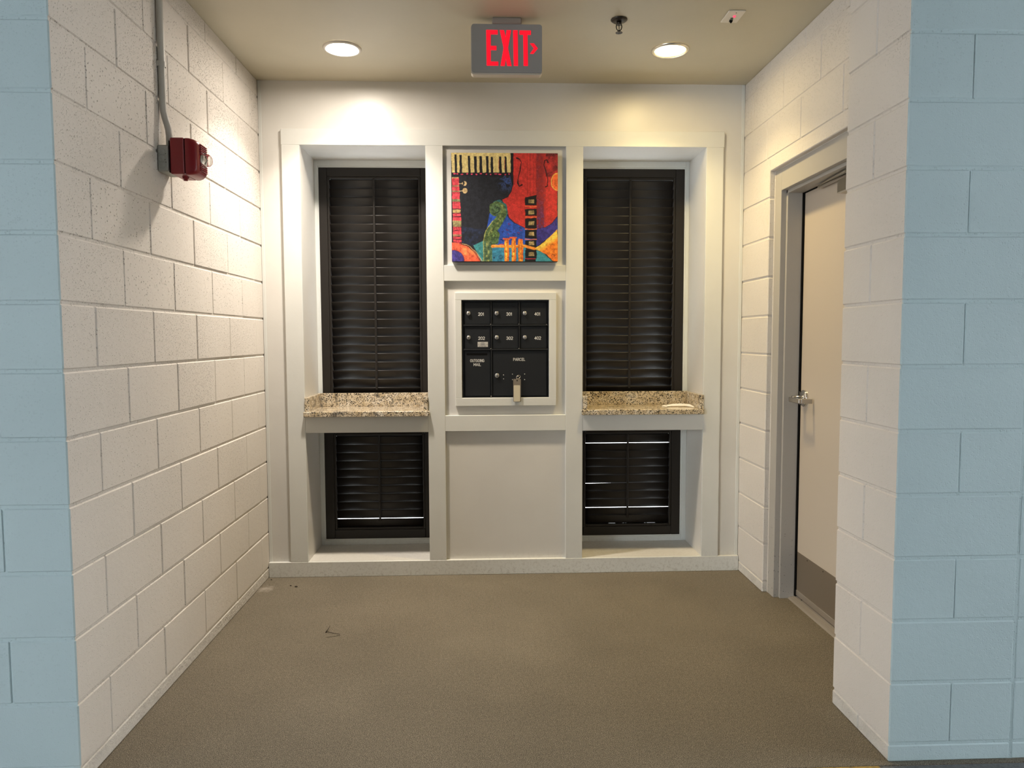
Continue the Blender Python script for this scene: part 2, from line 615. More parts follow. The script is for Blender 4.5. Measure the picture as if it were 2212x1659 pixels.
# pillar + blue front on the right
pc = MB()
pc.box(XP + 0.0040, 2.938, YP0 + 0.010, YP1 - 0.0052, 0, ZC, mi=0)
wall_pillar = pc.build('wall_pillar', M['cream_mortar'], None, (2.7, 0.2, 0), 'block pillar, cream on its side and pale blue in front', 'wall', kind='structure')
pb = MB()
pb.box(XP + 0.0042, 2.9375, YP0 + 0.0034, YP0 + 0.012, 0, ZC)
pb.box(2.9375, 2.953, YP0 + 0.0030, YP0 + 0.02, 0, ZC)
pb.build('mortar', M['blue_mortar'], wall_pillar)
wfr = MB()
wfr.box(2.9535, RX, YP0 + 0.0044, YP0 + 0.185, 0, ZC)
wfr.box(RX + 0.01, 6.4, YP0, YP0 + 0.185, 0, ZC)
wall_fr = wfr.build('wall_front_right', M['blue_mortar'], None, (3.4, 0, 0), 'pale blue painted block wall at the far right edge', 'wall', kind='structure')
for k, za, zb in COURSES:
    xe = 2.941
    if k % 2 == 0:
        block(wall_pillar, XP, 2.742 - VF / 2, YP0, YP1, za, zb, True, still=True)
        block(wall_pillar, 2.742 + VF / 2, xe, YP0, YP1, za, zb, True)
    else:
        block(wall_pillar, XP, xe, YP0, 0.209 - VF / 2, za, zb, True, still=True)
        block(wall_pillar, XP, xe, 0.209 + VF / 2, YP1, za, zb)
    x = 2.949
    ln = 0.4064 if k % 2 == 0 else 0.2032
    while x < RX:
        block(wall_fr, x + VF / 2, min(x + ln, RX + .01) - VF / 2, YP0 + 0.001, YP0 + 0.19, za, zb, True)
        x += ln
        ln = 0.4064

# right wall with the door opening
DY0, DY1, DZ = 0.453, 1.566, 2.226
wr = MB()
T = 0.185
wr.box(XR + 0.0040, XR + T, DY1 + 0.0052, YW + 0.15, 0, ZC)
wr.box(XR + 0.0052, XR + T, YP1, DY0 - 0.004, 0, ZC)
wr.box(XR + 0.0040, XR + T, DY0 - 0.004, DY1 + 0.0052, DZ + 0.004, ZC)
wall_right = wr.build('wall_right', M['cream_mortar'], None, (2.8, 1.2, 0), 'cream painted block wall around the beige door', 'wall', kind='structure')
for k, za, zb in COURSES:
    x0, x1 = XR, XR + 0.19
    if k <= 9:
        block(wall_right, x0, x1, DY1, YW + 0.003, za, zb)
        block(wall_right, x0, x1, YP1 - 0.02, DY0, za, zb)
    elif k == 10:
        block(wall_right, x0, x1, DY1 + VJ / 2, YW + 0.003, za, zb)
        block(wall_right, x0, x1, YP1 - 0.02, DY1 - VJ / 2, DZ, zb)
    else:
        j = {11: [1.616, 1.21, 0.808], 12: [1.82, 1.414, 1.016, 0.61], 13: [1.585, 1.178, 0.772]}[k]
        e = [YW + 0.003] + j + [YP1 - 0.02]
        for i in range(len(e) - 1):
            block(wall_right, x0, x1, e[i + 1] + VJ / 2, e[i] - VJ / 2, za, zb)

# ------------------------------------------------------------------ floor and ceiling
fl = MB()
fl.box(-0.19, 3.2, 0.0, 2.5, -0.10, 0.0)
floor = fl.build('floor', M['floor'], None, (1.3, 1, 0), 'brown speckled floor coating of the alcove', 'floor', kind='structure')
gf = MB()
gf.box(-5, 8, -9, -0.062, -0.10, -0.004)
gf.box(2.50, 8, -0.062, 0.02, -0.10, -0.004)
gf.box(-5, -0.02, -0.062, 0.02, -0.10, -0.004)
gf.build('floor_garage', M['concrete'], None, (1.3, -3, 0), 'grey garage concrete in front of the alcove', 'floor', kind='structure')
ys_ = MB()
ys_.box(-0.02, 2.50, -0.062, 0.0, -0.10, -0.002)
ys_.build('floor_stripe', M['yellow'], None, None, 'worn yellow painted line along the alcove threshold', 'floor', kind='structure')
ce = MB()
ce.box(-0.2, 3.0, 0.0, 2.6, ZC, ZC + 0.12)
ceiling = ce.build('ceiling', M['ceiling'], None, (1.3, 0, ZC), 'cream painted ceiling with two downlights', 'ceiling', kind='structure')

gc = MB()  # unseen ceiling, added so daylight enters only from the sides
gc.box(-3.6, 6.4, -6.6, 0.0, ZC, ZC + 0.12)
gc.box(-3.6, -0.2, 0.0, 0.3, ZC, ZC + 0.12)
gc.box(3.0, 6.4, 0.0, 0.3, ZC, ZC + 0.12)
gc.build('ceiling_added', M['concrete'], None, (1.3, -3, ZC), 'unseen grey concrete garage ceiling added in front of the alcove', 'ceiling', kind='structure')

boxobj('wall_added_far', M['added_wall'], None, -3.6, 6.4, -6.6, -6.4, 0, ZC, label='unseen grey wall added behind the viewpoint to block daylight', cat='wall', kind='structure')  # unseen wall added to keep frontal daylight off dark glossy surfaces
boxobj('wall_added_left', M['added_wall'], None, -3.75, -3.6, -2.5, 0.18, 0, ZC, label='unseen grey side wall added on the left to cut daylight', cat='wall', kind='structure')  # unseen wall added to dim daylight on the blue left front
boxobj('wall_added_right', M['added_wall'], None, 6.4, 6.55, -6.6, -2.1, 0, ZC, label='unseen grey side wall added on the right to cut daylight', cat='wall', kind='structure')  # unseen wall added to limit direct daylight on the left block wall

# ------------------------------------------------------------------ back wall with four niches
NL = (0.227, 0.922)
NR = (1.806, 2.507)
ZS, ZA, ZCT, ZH = 0.088, 0.834, 0.927, 2.440
YN = 2.262
MX0, MX1, MZ0, MZ1 = 1.116, 1.613, 1.028, 1.584
wb = MB()
YBK = 2.36
wb.box(0, NL[0], YW, YBK, 0, ZC)
wb.box(NR[1], XR, YW, YBK, 0, ZC)
wb.box(NL[1], MX0, YW, YBK, 0, ZC)
wb.box(MX1, NR[0], YW, YBK, 0, ZC)
wb.box(MX0, MX1, YW, YBK, 0, MZ0)
wb.box(MX0, MX1, YW, YBK, MZ1, ZC)
wb.box(MX0, MX1, YW + 0.16, YBK, MZ0, MZ1)
for a, b in (NL, NR):
    wb.box(a, b, YW, YBK, 0, ZS)
    wb.box(a, b, YW, YBK, ZA, ZCT)
    wb.box(a, b, YW, YBK, ZH, ZC)
wall_back = wb.build('wall_back', M['wall_paint'], None, (1.36, YW, 0), 'off-white back wall with four shuttered niches', 'wall', kind='structure')


def casing(x0, x1, z0, z1, ix0, ix1, iz0, iz1):
    c = MB()
    y0, y1 = YN, YN + 0.05
    c.box(x0, ix0, y0, y1, z0, z1, 0.002)
    c.box(ix1, x1, y0, y1, z0, z1, 0.002)
    c.box(ix0, ix1, y0, y1, iz1, z1, 0.002)
    c.box(ix0, ix1, y0, y1, z0, iz0, 0.002)
    # inner bead
    c.box(ix0 - 0.001, ix0 + 0.006, y0 + 0.006, y1, iz0, iz1, 0.001)
    c.box(ix1 - 0.006, ix1 + 0.001, y0 + 0.006, y1, iz0, iz1, 0.001)
    c.box(ix0, ix1, y0 + 0.006, y1, iz1 - 0.006, iz1 + 0.001, 0.001)
    c.box(ix0, ix1, y0 + 0.006, y1, iz0 - 0.001, iz0 + 0.006, 0.001)
    return c.build('casing', M['casing'], wall_back)


casing(NL[0], NL[1], ZCT, ZH, 0.246, 0.914, 0.955, 2.402)
casing(NR[0], NR[1], ZCT, ZH, 1.812, 2.485, 0.955, 2.402)
casing(NL[0], NL[1], ZS, ZA, 0.249, 0.914, 0.119, ZA - 0.004)
casing(NR[0], NR[1], ZS, ZA, 1.812, 2.477, 0.119, ZA - 0.004)

# trim boards, proud of the wall
trim = empty('trim_1', (1.36, YB, 0), 'off-white face frame of flat boards around the niches', 'trim', kind='structure')
BV = 0.0016


def board(name, x0, x1, z0, z1, y0=YB, y1=YW, parent=trim):
    return boxobj(name, M['trim'], parent, x0, x1, y0, y1, z0, z1, BV)


board('header_board', 0.126, 2.609, ZH, 2.527)
board('stile', 0.128, NL[0], ZS, ZH)
board('stile', NL[1], 1.019, ZS, ZH)
board('stile', 1.709, NR[0], ZS, ZH)
board('stile', NR[1], 2.605, ZS, ZH)
board('rail', 1.019, 1.709, 1.691, 1.780, YB + 0.001)
board('rail', 1.019, 1.709, 0.837, 0.928, YB + 0.001)
board('apron_board', NL[0], NL[1], ZA, ZCT, YB + 0.001)
board('apron_board', NR[0], NR[1], ZA, ZCT, YB + 0.001)
boxobj('baseboard_back', M['trim'], None, 0.002, XR - 0.002, YB - 0.001, YW, 0, ZS, 0.002,
       label='low off-white baseboard along the back wall', cat='baseboard', kind='structure')
# corner bead strips
for nm, x0, x1 in (('corner_strip', 0.0, 0.020), ('corner_strip', XR - 0.020, XR)):
    boxobj(nm, M['trim'], trim, x0 + 0.001, x1 - 0.001, YW - 0.004, YW, ZS, ZC - 0.001, 0.0015)

# surround of the mailbox
sur = empty('trim_2', (1.366, YB, 0.982), 'off-white board surround framing the black mailboxes', 'trim', kind='structure')
board('board', 1.079, 1.654, MZ1, 1.626, YB - 0.001, YW, sur)
board('board', 1.079, 1.654, 0.982, MZ0, YB - 0.001, YW, sur)
board('board', 1.079, MX0, MZ0, MZ1, YB - 0.001, YW, sur)
board('board', MX1, 1.654, MZ0, MZ1, YB - 0.001, YW, sur)


# ------------------------------------------------------------------ granite counters
def counter(n, label):
    a, b = n
    t = empty('granite_counter', ((a + b) / 2, YB, ZCT), label, 'counter', 'granite counters in the niches')
    s = MB()
    s.box(a + 0.001, b - 0.001, YB - 0.0015, 2.255, ZCT + 0.0005, 0.957, 0.0)
    lip = (a - 0.004, b + 0.009) if a < 1 else (a - 0.007, b - 0.001)
    s.box(lip[0], lip[1], 1.899, YB - 0.0005, ZCT + 0.0005, 0.957, 0.0025)
    s.build('slab', M['granite'], t)
    boxobj('back_splash', M['granite'], t, a + 0.001, b - 0.001, 2.214, 2.236, 0.957, 1.038, 0.0015)
    boxobj('side_splash', M['granite'], t, a + 0.001, a + 0.026, 1.916, 2.2135, 0.957, 1.037, 0.0015)
    boxobj('side_splash', M['granite'], t, b - 0.026, b - 0.001, 1.916, 2.2135, 0.957, 1.037, 0.0015)
    return t


counter(NL, 'speckled beige granite counter with nothing on it, under the left shutter')
counter(NR, 'speckled beige granite counter with a strip of paper on it')


# ------------------------------------------------------------------ louvered shutters
def louver_mesh(wid, depth, thick, n=20):
    """lens-section slat along X, standing upright (depth along Z)"""
    sec = []
    for i in range(n):
        a = 2 * math.pi * i / n
        sn = math.sin(a)
        sec.append((thick / 2 * math.copysign(abs(sn) ** 0.5, sn), depth / 2 * math.cos(a)))
    vs = [(-wid / 2, y, z) for y, z in sec] + [(wid / 2, y, z) for y, z in sec]
    fs = [(i, n + i, n + (i + 1) % n, (i + 1) % n) for i in range(n)]
    fs += [tuple(range(n)), tuple(reversed(range(n, 2 * n)))]
    me = bpy.data.meshes.new('louver')
    me.from_pydata(vs, [], [tuple(reversed(f_)) for f_ in fs])
    me.materials.append(M['shutter'])
    me.polygons.foreach_set('use_smooth', [True] * n + [False, False])
    me.update()
    return me


def shutter(label, x0, x1, z0, z1, ox0, ox1, oz0, oz1, first, pitch, count, depth, tilt, slits={}, stops=((0.0, 1.0),)):
    yf = YN + 0.007
    t = empty('plantation_shutter', ((x0 + x1) / 2, yf, z0), label, 'shutter', 'dark louvered shutters in the niches')
    fr = MB()
    fr.box(x0, ox0 - 0.014, yf, yf + 0.04, z0, z1, 0.003)
    fr.box(ox1 + 0.014, x1, yf, yf + 0.04, z0, z1, 0.003)
    fr.box(ox0 - 0.014, ox1 + 0.014, yf, yf + 0.04, oz1 + 0.014, z1, 0.003)
    fr.box(ox0 - 0.014, ox1 + 0.014, yf, yf + 0.04, z0, oz0 - 0.014, 0.003)
    fr.build('outer_frame', M['shutter'], t)
    pn = MB()
    pn.box(ox0 - 0.0142, ox0, yf + 0.004, yf + 0.036, oz0 - 0.0142, oz1 + 0.0142, 0.003)
    pn.box(ox1, ox1 + 0.0142, yf + 0.004, yf + 0.036, oz0 - 0.0142, oz1 + 0.0142, 0.003)
    pn.box(ox0, ox1, yf + 0.004, yf + 0.036, oz1, oz1 + 0.0142, 0.003)
    pn.box(ox0, ox1, yf + 0.004, yf + 0.036, oz0 - 0.0142, oz0, 0.003)
    pn.box(ox0, ox1, yf + 0.034, yf + 0.040, oz1 - 0.024, oz1 + 0.003)
    for fa, fb in stops:
        pn.box(ox0 + fa * (ox1 - ox0), ox0 + fb * (ox1 - ox0), yf + 0.034, yf + 0.040, oz0 - 0.003, oz0 + 0.03)
    pn.build('panel_frame', M['shutter'], t)
    me = louver_mesh(ox1 - ox0 - 0.0007, depth, 0.0105)
    cx = (ox0 + ox1) / 2
    yl = yf + 0.022
    for i in range(count):
        zt = first - i * pitch
        zc_ = zt - depth / 2 * math.cos(tilt)
        dz, rl = slits.get(i, (0.0, 0.0))
        o = bpy.data.objects.new('louver', me)
        link(o, t, (cx, yl, zc_ - dz))
        o.rotation_euler = (tilt, rl, 0.0)
    rod = MB()
    rod.box(cx - 0.0062, cx + 0.0062, yl - 0.030, yl - 0.019, first - (count - 1) * pitch - 0.016, oz1 + 0.004, 0.003)
    rod.build('tilt_rod', M['shutter'], t)
    return t


TU = math.radians(24)
TL = math.radians(13)
shutter('tall dark brown louvered shutter with lighter sheen, beside the left block wall', 0.252, 0.909, 0.958, 2.398, 0.315, 0.849, 1.005, 2.331,
        2.326, 0.0524, 25, 0.0645, TU)
shutter('tall dark brown louvered shutter nearest the beige door', 1.817, 2.480, 0.958, 2.398, 1.876, 2.411, 1.005, 2.331,
        2.326, 0.0524, 25, 0.0645, TU)
shutter('short black louvered shutter under the empty granite counter', 0.255, 0.909, 0.124, 0.829, 0.325, 0.857, 0.195, 0.769,
        0.764, 0.0513, 11, 0.0570, TL, {10: (0.0036, 0.0)}, ((0.0, 0.75),))
shutter('short black louvered shutter under the counter that holds the paper strip', 1.817, 2.472, 0.124, 0.829, 1.873, 2.402, 0.195, 0.769,
        0.764, 0.0513, 11, 0.0570, TL, {1: (0.0044, 0.0), 6: (0.0008, -0.008), 9: (0.0036, 0.0)}, ((0.0, 0.29), (0.37, 0.46), (0.47, 0.49), (0.50, 0.72), (0.735, 0.75), (0.85, 1.0)))

# ------------------------------------------------------------------ lettering (single-stroke characters)
def arc(cx, cy, rx, ry, a0, a1, n=12):
    return [(cx + rx * math.cos(math.radians(a0 + (a1 - a0) * i / n)), cy + ry * math.sin(math.radians(a0 + (a1 - a0) * i / n))) for i in range(n + 1)]


GLYPH = {
    '0': (0.62, [arc(0.31, 0.5, 0.29, 0.48, 90, 450, 20)]),
    '1': (0.30, [[(0.05, 0.80), (0.2, 0.98), (0.2, 0.02)]]),
    '2': (0.60, [arc(0.3, 0.72, 0.27, 0.26, 165, -35, 12) + [(0.03, 0.02), (0.58, 0.02)]]),
    '3': (0.60, [arc(0.28, 0.74, 0.26, 0.24, 160, -90, 12) + arc(0.28, 0.26, 0.29, 0.24, 90, -160, 12)]),
    '4': (0.64, [[(0.46, 0.02), (0.46, 0.98), (0.02, 0.30), (0.62, 0.30)]]),
    'O': (0.72, [arc(0.36, 0.5, 0.33, 0.48, 90, 450, 20)]),
    'U': (0.66, [[(0.04, 0.98), (0.04, 0.3)] + arc(0.33, 0.30, 0.29, 0.28, 180, 360, 10) + [(0.62, 0.98)]]),
    'T': (0.62, [[(0.02, 0.98), (0.6, 0.98)], [(0.31, 0.98), (0.31, 0.02)]]),
    'G': (0.72, [arc(0.36, 0.5, 0.33, 0.48, 50, 340, 16) + [(0.68, 0.46), (0.42, 0.46)]]),
    'I': (0.20, [[(0.1, 0.98), (0.1, 0.02)]]),
    'N': (0.66, [[(0.04, 0.02), (0.04, 0.98), (0.62, 0.02), (0.62, 0.98)]]),
    'M': (0.78, [[(0.04, 0.02), (0.04, 0.98), (0.39, 0.35), (0.74, 0.98), (0.74, 0.02)]]),
    'A': (0.68, [[(0.02, 0.02), (0.34, 0.98), (0.66, 0.02)], [(0.14, 0.34), (0.54, 0.34)]]),
    'L': (0.54, [[(0.04, 0.98), (0.04, 0.02), (0.52, 0.02)]]),
    'P': (0.60, [[(0.04, 0.02), (0.04, 0.98), (0.30, 0.98)] + arc(0.30, 0.72, 0.26, 0.26, 90, -90, 10) + [(0.04, 0.46)]]),
    'R': (0.62, [[(0.04, 0.02), (0.04, 0.98), (0.30, 0.98)] + arc(0.30, 0.72, 0.26, 0.26, 90, -90, 10) + [(0.04, 0.46)], [(0.30, 0.46), (0.60, 0.02)]]),
    'C': (0.70, [arc(0.36, 0.5, 0.33, 0.48, 50, 310, 16)]),
    'E': (0.56, [[(0.54, 0.98), (0.04, 0.98), (0.04, 0.02), (0.54, 0.02)], [(0.04, 0.52), (0.46, 0.52)]]),
}


def lettering(text, x_mid, z_base, width, height, y, parent, stroke=0.0027):
    gap = 0.17
    tw = sum(GLYPH[ch][0] for ch in text) + gap * (len(text) - 1)
    sx = width / tw
    x = x_mid - width / 2
    mb = MB()
    lay = 0
    for ch in text:
        w, lines = GLYPH[ch]
        for ln in lines:
            p = [(x + a * sx, z_base + b * height) for a, b in ln]
            for i in range(len(p) - 1):
                (ax_, az), (bx_, bz) = p[i], p[i + 1]
                d = math.hypot(bx_ - ax_, bz - az)
                if d < 1e-7:
                    continue
                ux, uz = (bx_ - ax_) / d, (bz - az) / d
                h = stroke / 2
                e = h * 0.8
                q_ = [(ax_ - ux * e + uz * h, az - uz * e - ux * h), (bx_ + ux * e + uz * h, bz + uz * e - ux * h),
                      (bx_ + ux * e - uz * h, bz + uz * e + ux * h), (ax_ - ux * e - uz * h, az - uz * e + ux * h)]
                lay += 1
                mb.add([(a, y - 0.00007 * (lay % 4), b) for a, b in q_], [(0, 1, 2, 3)])
        x += (w + gap) * sx
    return mb.build('lettering', M['white_print'], parent)


# ------------------------------------------------------------------ mailboxes
YM = 1.944
mail = empty('mailbox_unit', (1.3645, YM, 1.029), 'black wall mailbox unit with numbered doors and parcel locker', 'mailbox')
CX = [1.125, 1.2845, 1.4445, 1.6075]
RZ = [1.577, 1.441, 1.303, 1.032]
fr = MB()
fr.box(MX0 + 0.002, CX[0], YM - 0.004, YM + 0.06, MZ0 + 0.001, MZ1 - 0.001)
fr.box(CX[3], MX1 - 0.002, YM - 0.004, YM + 0.06, MZ0 + 0.001, MZ1 - 0.001)
fr.box(CX[0], CX[3], YM - 0.004, YM + 0.06, RZ[0], MZ1 - 0.001)
fr.box(CX[0], CX[3], YM - 0.004, YM + 0.06, MZ0 + 0.001, RZ[3])
fr.box(CX[0], CX[3], YM + 0.012, YM + 0.10, RZ[3], RZ[0])
fr.build('housing', M['mail_black'], mail)
bars = MB()
for xx, za, zb in ((CX[1], RZ[3], RZ[0]), (CX[2], RZ[2], RZ[0])):
    bars.box(xx - 0.0035, xx + 0.0035, YM - 0.006, YM + 0.012, za, zb, 0.001)
for zz in (RZ[1], RZ[2]):
    bars.box(CX[0], CX[3], YM - 0.0065, YM + 0.012, zz - 0.004, zz + 0.004, 0.001)
bars.build('divider_bars', M['mail_black'], mail)


def mail_door(x0, x1, z0, z1, name='door'):
    return boxobj(name, M['mail_black'], mail, x0 + 0.006, x1 - 0.006, YM, YM + 0.006, z0 + 0.006, z1 - 0.006, 0.0015)


def lock(x, z, r, parent):
    mb = MB()
    mb.lathe((x, YM - 0.010, z), [(0.0001, 0.0), (r * 0.55, 0.0), (r * 0.62, 0.0012), (r * 0.72, 0.0004), (r * 0.9, 0.0012), (r, 0.004), (r, 0.010)], 'Y', 24)
    lk = mb.build('lock', M['silver'], parent)
    kb = MB()
    kb.box(x - r * 0.10, x + r * 0.10, YM - 0.0105, YM - 0.0095, z - r * 0.48, z + r * 0.30)
    kb.build('keyhole', M['black'], parent)
    return lk


nums = [['201', '301', '401'], ['202', '302', '402']]
for r in range(2):
    for cidx in range(3):
        d = mail_door(CX[cidx], CX[cidx + 1], RZ[r + 1], RZ[r])
        zc_ = (1.509, 1.372)[r]
        lock(1.155 + 0.1603 * cidx, zc_, 0.0118, d)
        tx = 1.2265 + 0.1605 * cidx + (0.002 if r else 0.0)
        lettering(nums[r][cidx], tx, zc_ - 0.0125, 0.031 if nums[r][cidx][-1] == '1' else 0.036, 0.0165, YM - 0.0006, d)
        if nums[r][cidx] == '202':
            st = boxobj('sticker', M['sticker'], d, 1.206, 1.265, YM - 0.0010, YM - 0.0001, 1.318, 1.347, 0.0004)
            st['label'] = 'small silver plate with a tiny printed emblem'
            pr = MB()
            for a, b, cc, dd in ((1.226, 1.245, 1.3405, 1.3425), (1.222, 1.249, 1.3365, 1.3373), (1.222, 1.249, 1.3265, 1.3273), (1.222, 1.2228, 1.3265, 1.3373), (1.2482, 1.249, 1.3265, 1.3373),
                                 (1.226, 1.245, 1.3305, 1.3328), (1.213, 1.222, 1.3215, 1.3228), (1.226, 1.238, 1.3215, 1.3228), (1.242, 1.254, 1.3215, 1.3228), (1.2105, 1.2135, 1.3305, 1.3335), (1.258, 1.261, 1.3305, 1.3335)):
                pr.box(a, b, YM - 0.0014, YM - 0.0009, cc, dd)
            pr.build('print', M['black_print'], d)
d = mail_door(CX[0], CX[1], RZ[3], RZ[2], 'outgoing_door')
sl = MB()
pts = [(1.1475 + 0.0055 * math.cos(math.radians(a)), 1.2765 + 0.0055 * math.sin(math.radians(a))) for a in range(90, 271, 20)]
pts += [(1.2555 + 0.0055 * math.cos(math.radians(a)), 1.2765 + 0.0055 * math.sin(math.radians(a))) for a in range(270, 451, 20)]
sl.prism(pts, YM - 0.0008, YM + 0.0005)
sl.build('mail_slot', M['mail_dark'], d)
lettering('OUTGOING', 1.2035, 1.2325, 0.080, 0.0155, YM - 0.0006, d, 0.0023)
lettering('MAIL', 1.2030, 1.2100, 0.041, 0.0150, YM - 0.0006, d, 0.0023)
d = mail_door(CX[1], CX[3], RZ[3], RZ[2], 'parcel_door')
lettering('PARCEL', 1.4430, 1.2385, 0.067, 0.0155, YM - 0.0006, d, 0.0023)
lock(1.316, 1.154, 0.0128, d)
for x, z in ((1.353, 1.157), (1.353, 1.135), (1.404, 1.1615), (1.404, 1.1295), (1.474, 1.1615), (1.474, 1.1295)):
    MB().lathe((x, YM - 0.0022, z), [(0.0001, 0), (0.0018, 0.0002), (0.0027, 0.001), (0.0030, 0.0024)], 'Y', 12).build('rivet', M['silver'], d)
for x, z in ((CX[1] - 0.004, RZ[1] + 0.006), (CX[2] - 0.003, RZ[1] + 0.006), (CX[1] - 0.003, RZ[2] + 0.006), (CX[2] - 0.003, RZ[2] + 0.006), (CX[1] - 0.003, RZ[3] + 0.004), (CX[3] - 0.008, RZ[1] + 0.004)):
    MB().lathe((x, YM - 0.0085, z), [(0.0001, 0), (0.0016, 0.0003), (0.0020, 0.003)], 'Y', 10).build('pin', M['silver'], mail)

# key with its tag, hanging from the parcel lock
kt = empty('key_tag', (1.4295, YM - 0.02, 1.004), 'plastic key tag with a cream paper insert, hanging from the parcel locker', 'key tag')
yk = 1.922


def rrect(x0, x1, z0, z1, r, n=6):
    out = []
    for cx, cz, a0 in ((x1 - r, z0 + r, -90), (x1 - r, z1 - r, 0), (x0 + r, z1 - r, 90), (x0 + r, z0 + r, 180)):
        for i in range(n + 1):
            a = math.radians(a0 + 90 * i / n)
            out.append((cx + r * math.cos(a), cz + r * math.sin(a)))
    return out


MB().prism(rrect(1.4075, 1.4508, 1.0045, 1.1355, 0.005), yk - 0.004, yk).build('tag', M['tag_plastic'], kt)
MB().prism(rrect(1.4100, 1.4465, 1.0065, 1.0995, 0.004), yk - 0.0055, yk - 0.0038).build('paper_insert', M['tag_paper'], kt)
MB().cyl((1.4295, yk - 0.0048, 1.1260), 0.0035, 0.0015, 'Y', 14).build('tag_hole', M['black'], kt)
ringp = [(1.437 + 0.0115 * math.cos(a) + 0.003 * math.sin(a), yk + 0.004 + 0.010 * math.cos(a), 1.1465 + 0.0095 * math.sin(a)) for a in [2 * math.pi * i / 24 for i in range(25)]]
MB().tube(ringp, 0.0011, 6).build('key_ring', M['silver'], kt)
ky = MB()
ky.tube([(1.438, YM - 0.001, 1.1475), (1.437, YM - 0.012, 1.149), (1.4345, yk + 0.001, 1.150)], 0.0022, 8)
ky.tube([(1.4265, yk + 0.002, 1.131), (1.427, yk - 0.002, 1.137), (1.431, yk - 0.002, 1.1415)], 0.0012, 6)
ky.build('key', M['silver'], kt)

# ------------------------------------------------------------------ artwork on canvas
AX0, AX1, AZ0, AZ1 = 1.0665, 1.6600, 1.7985, 2.3960
AY = 1.905


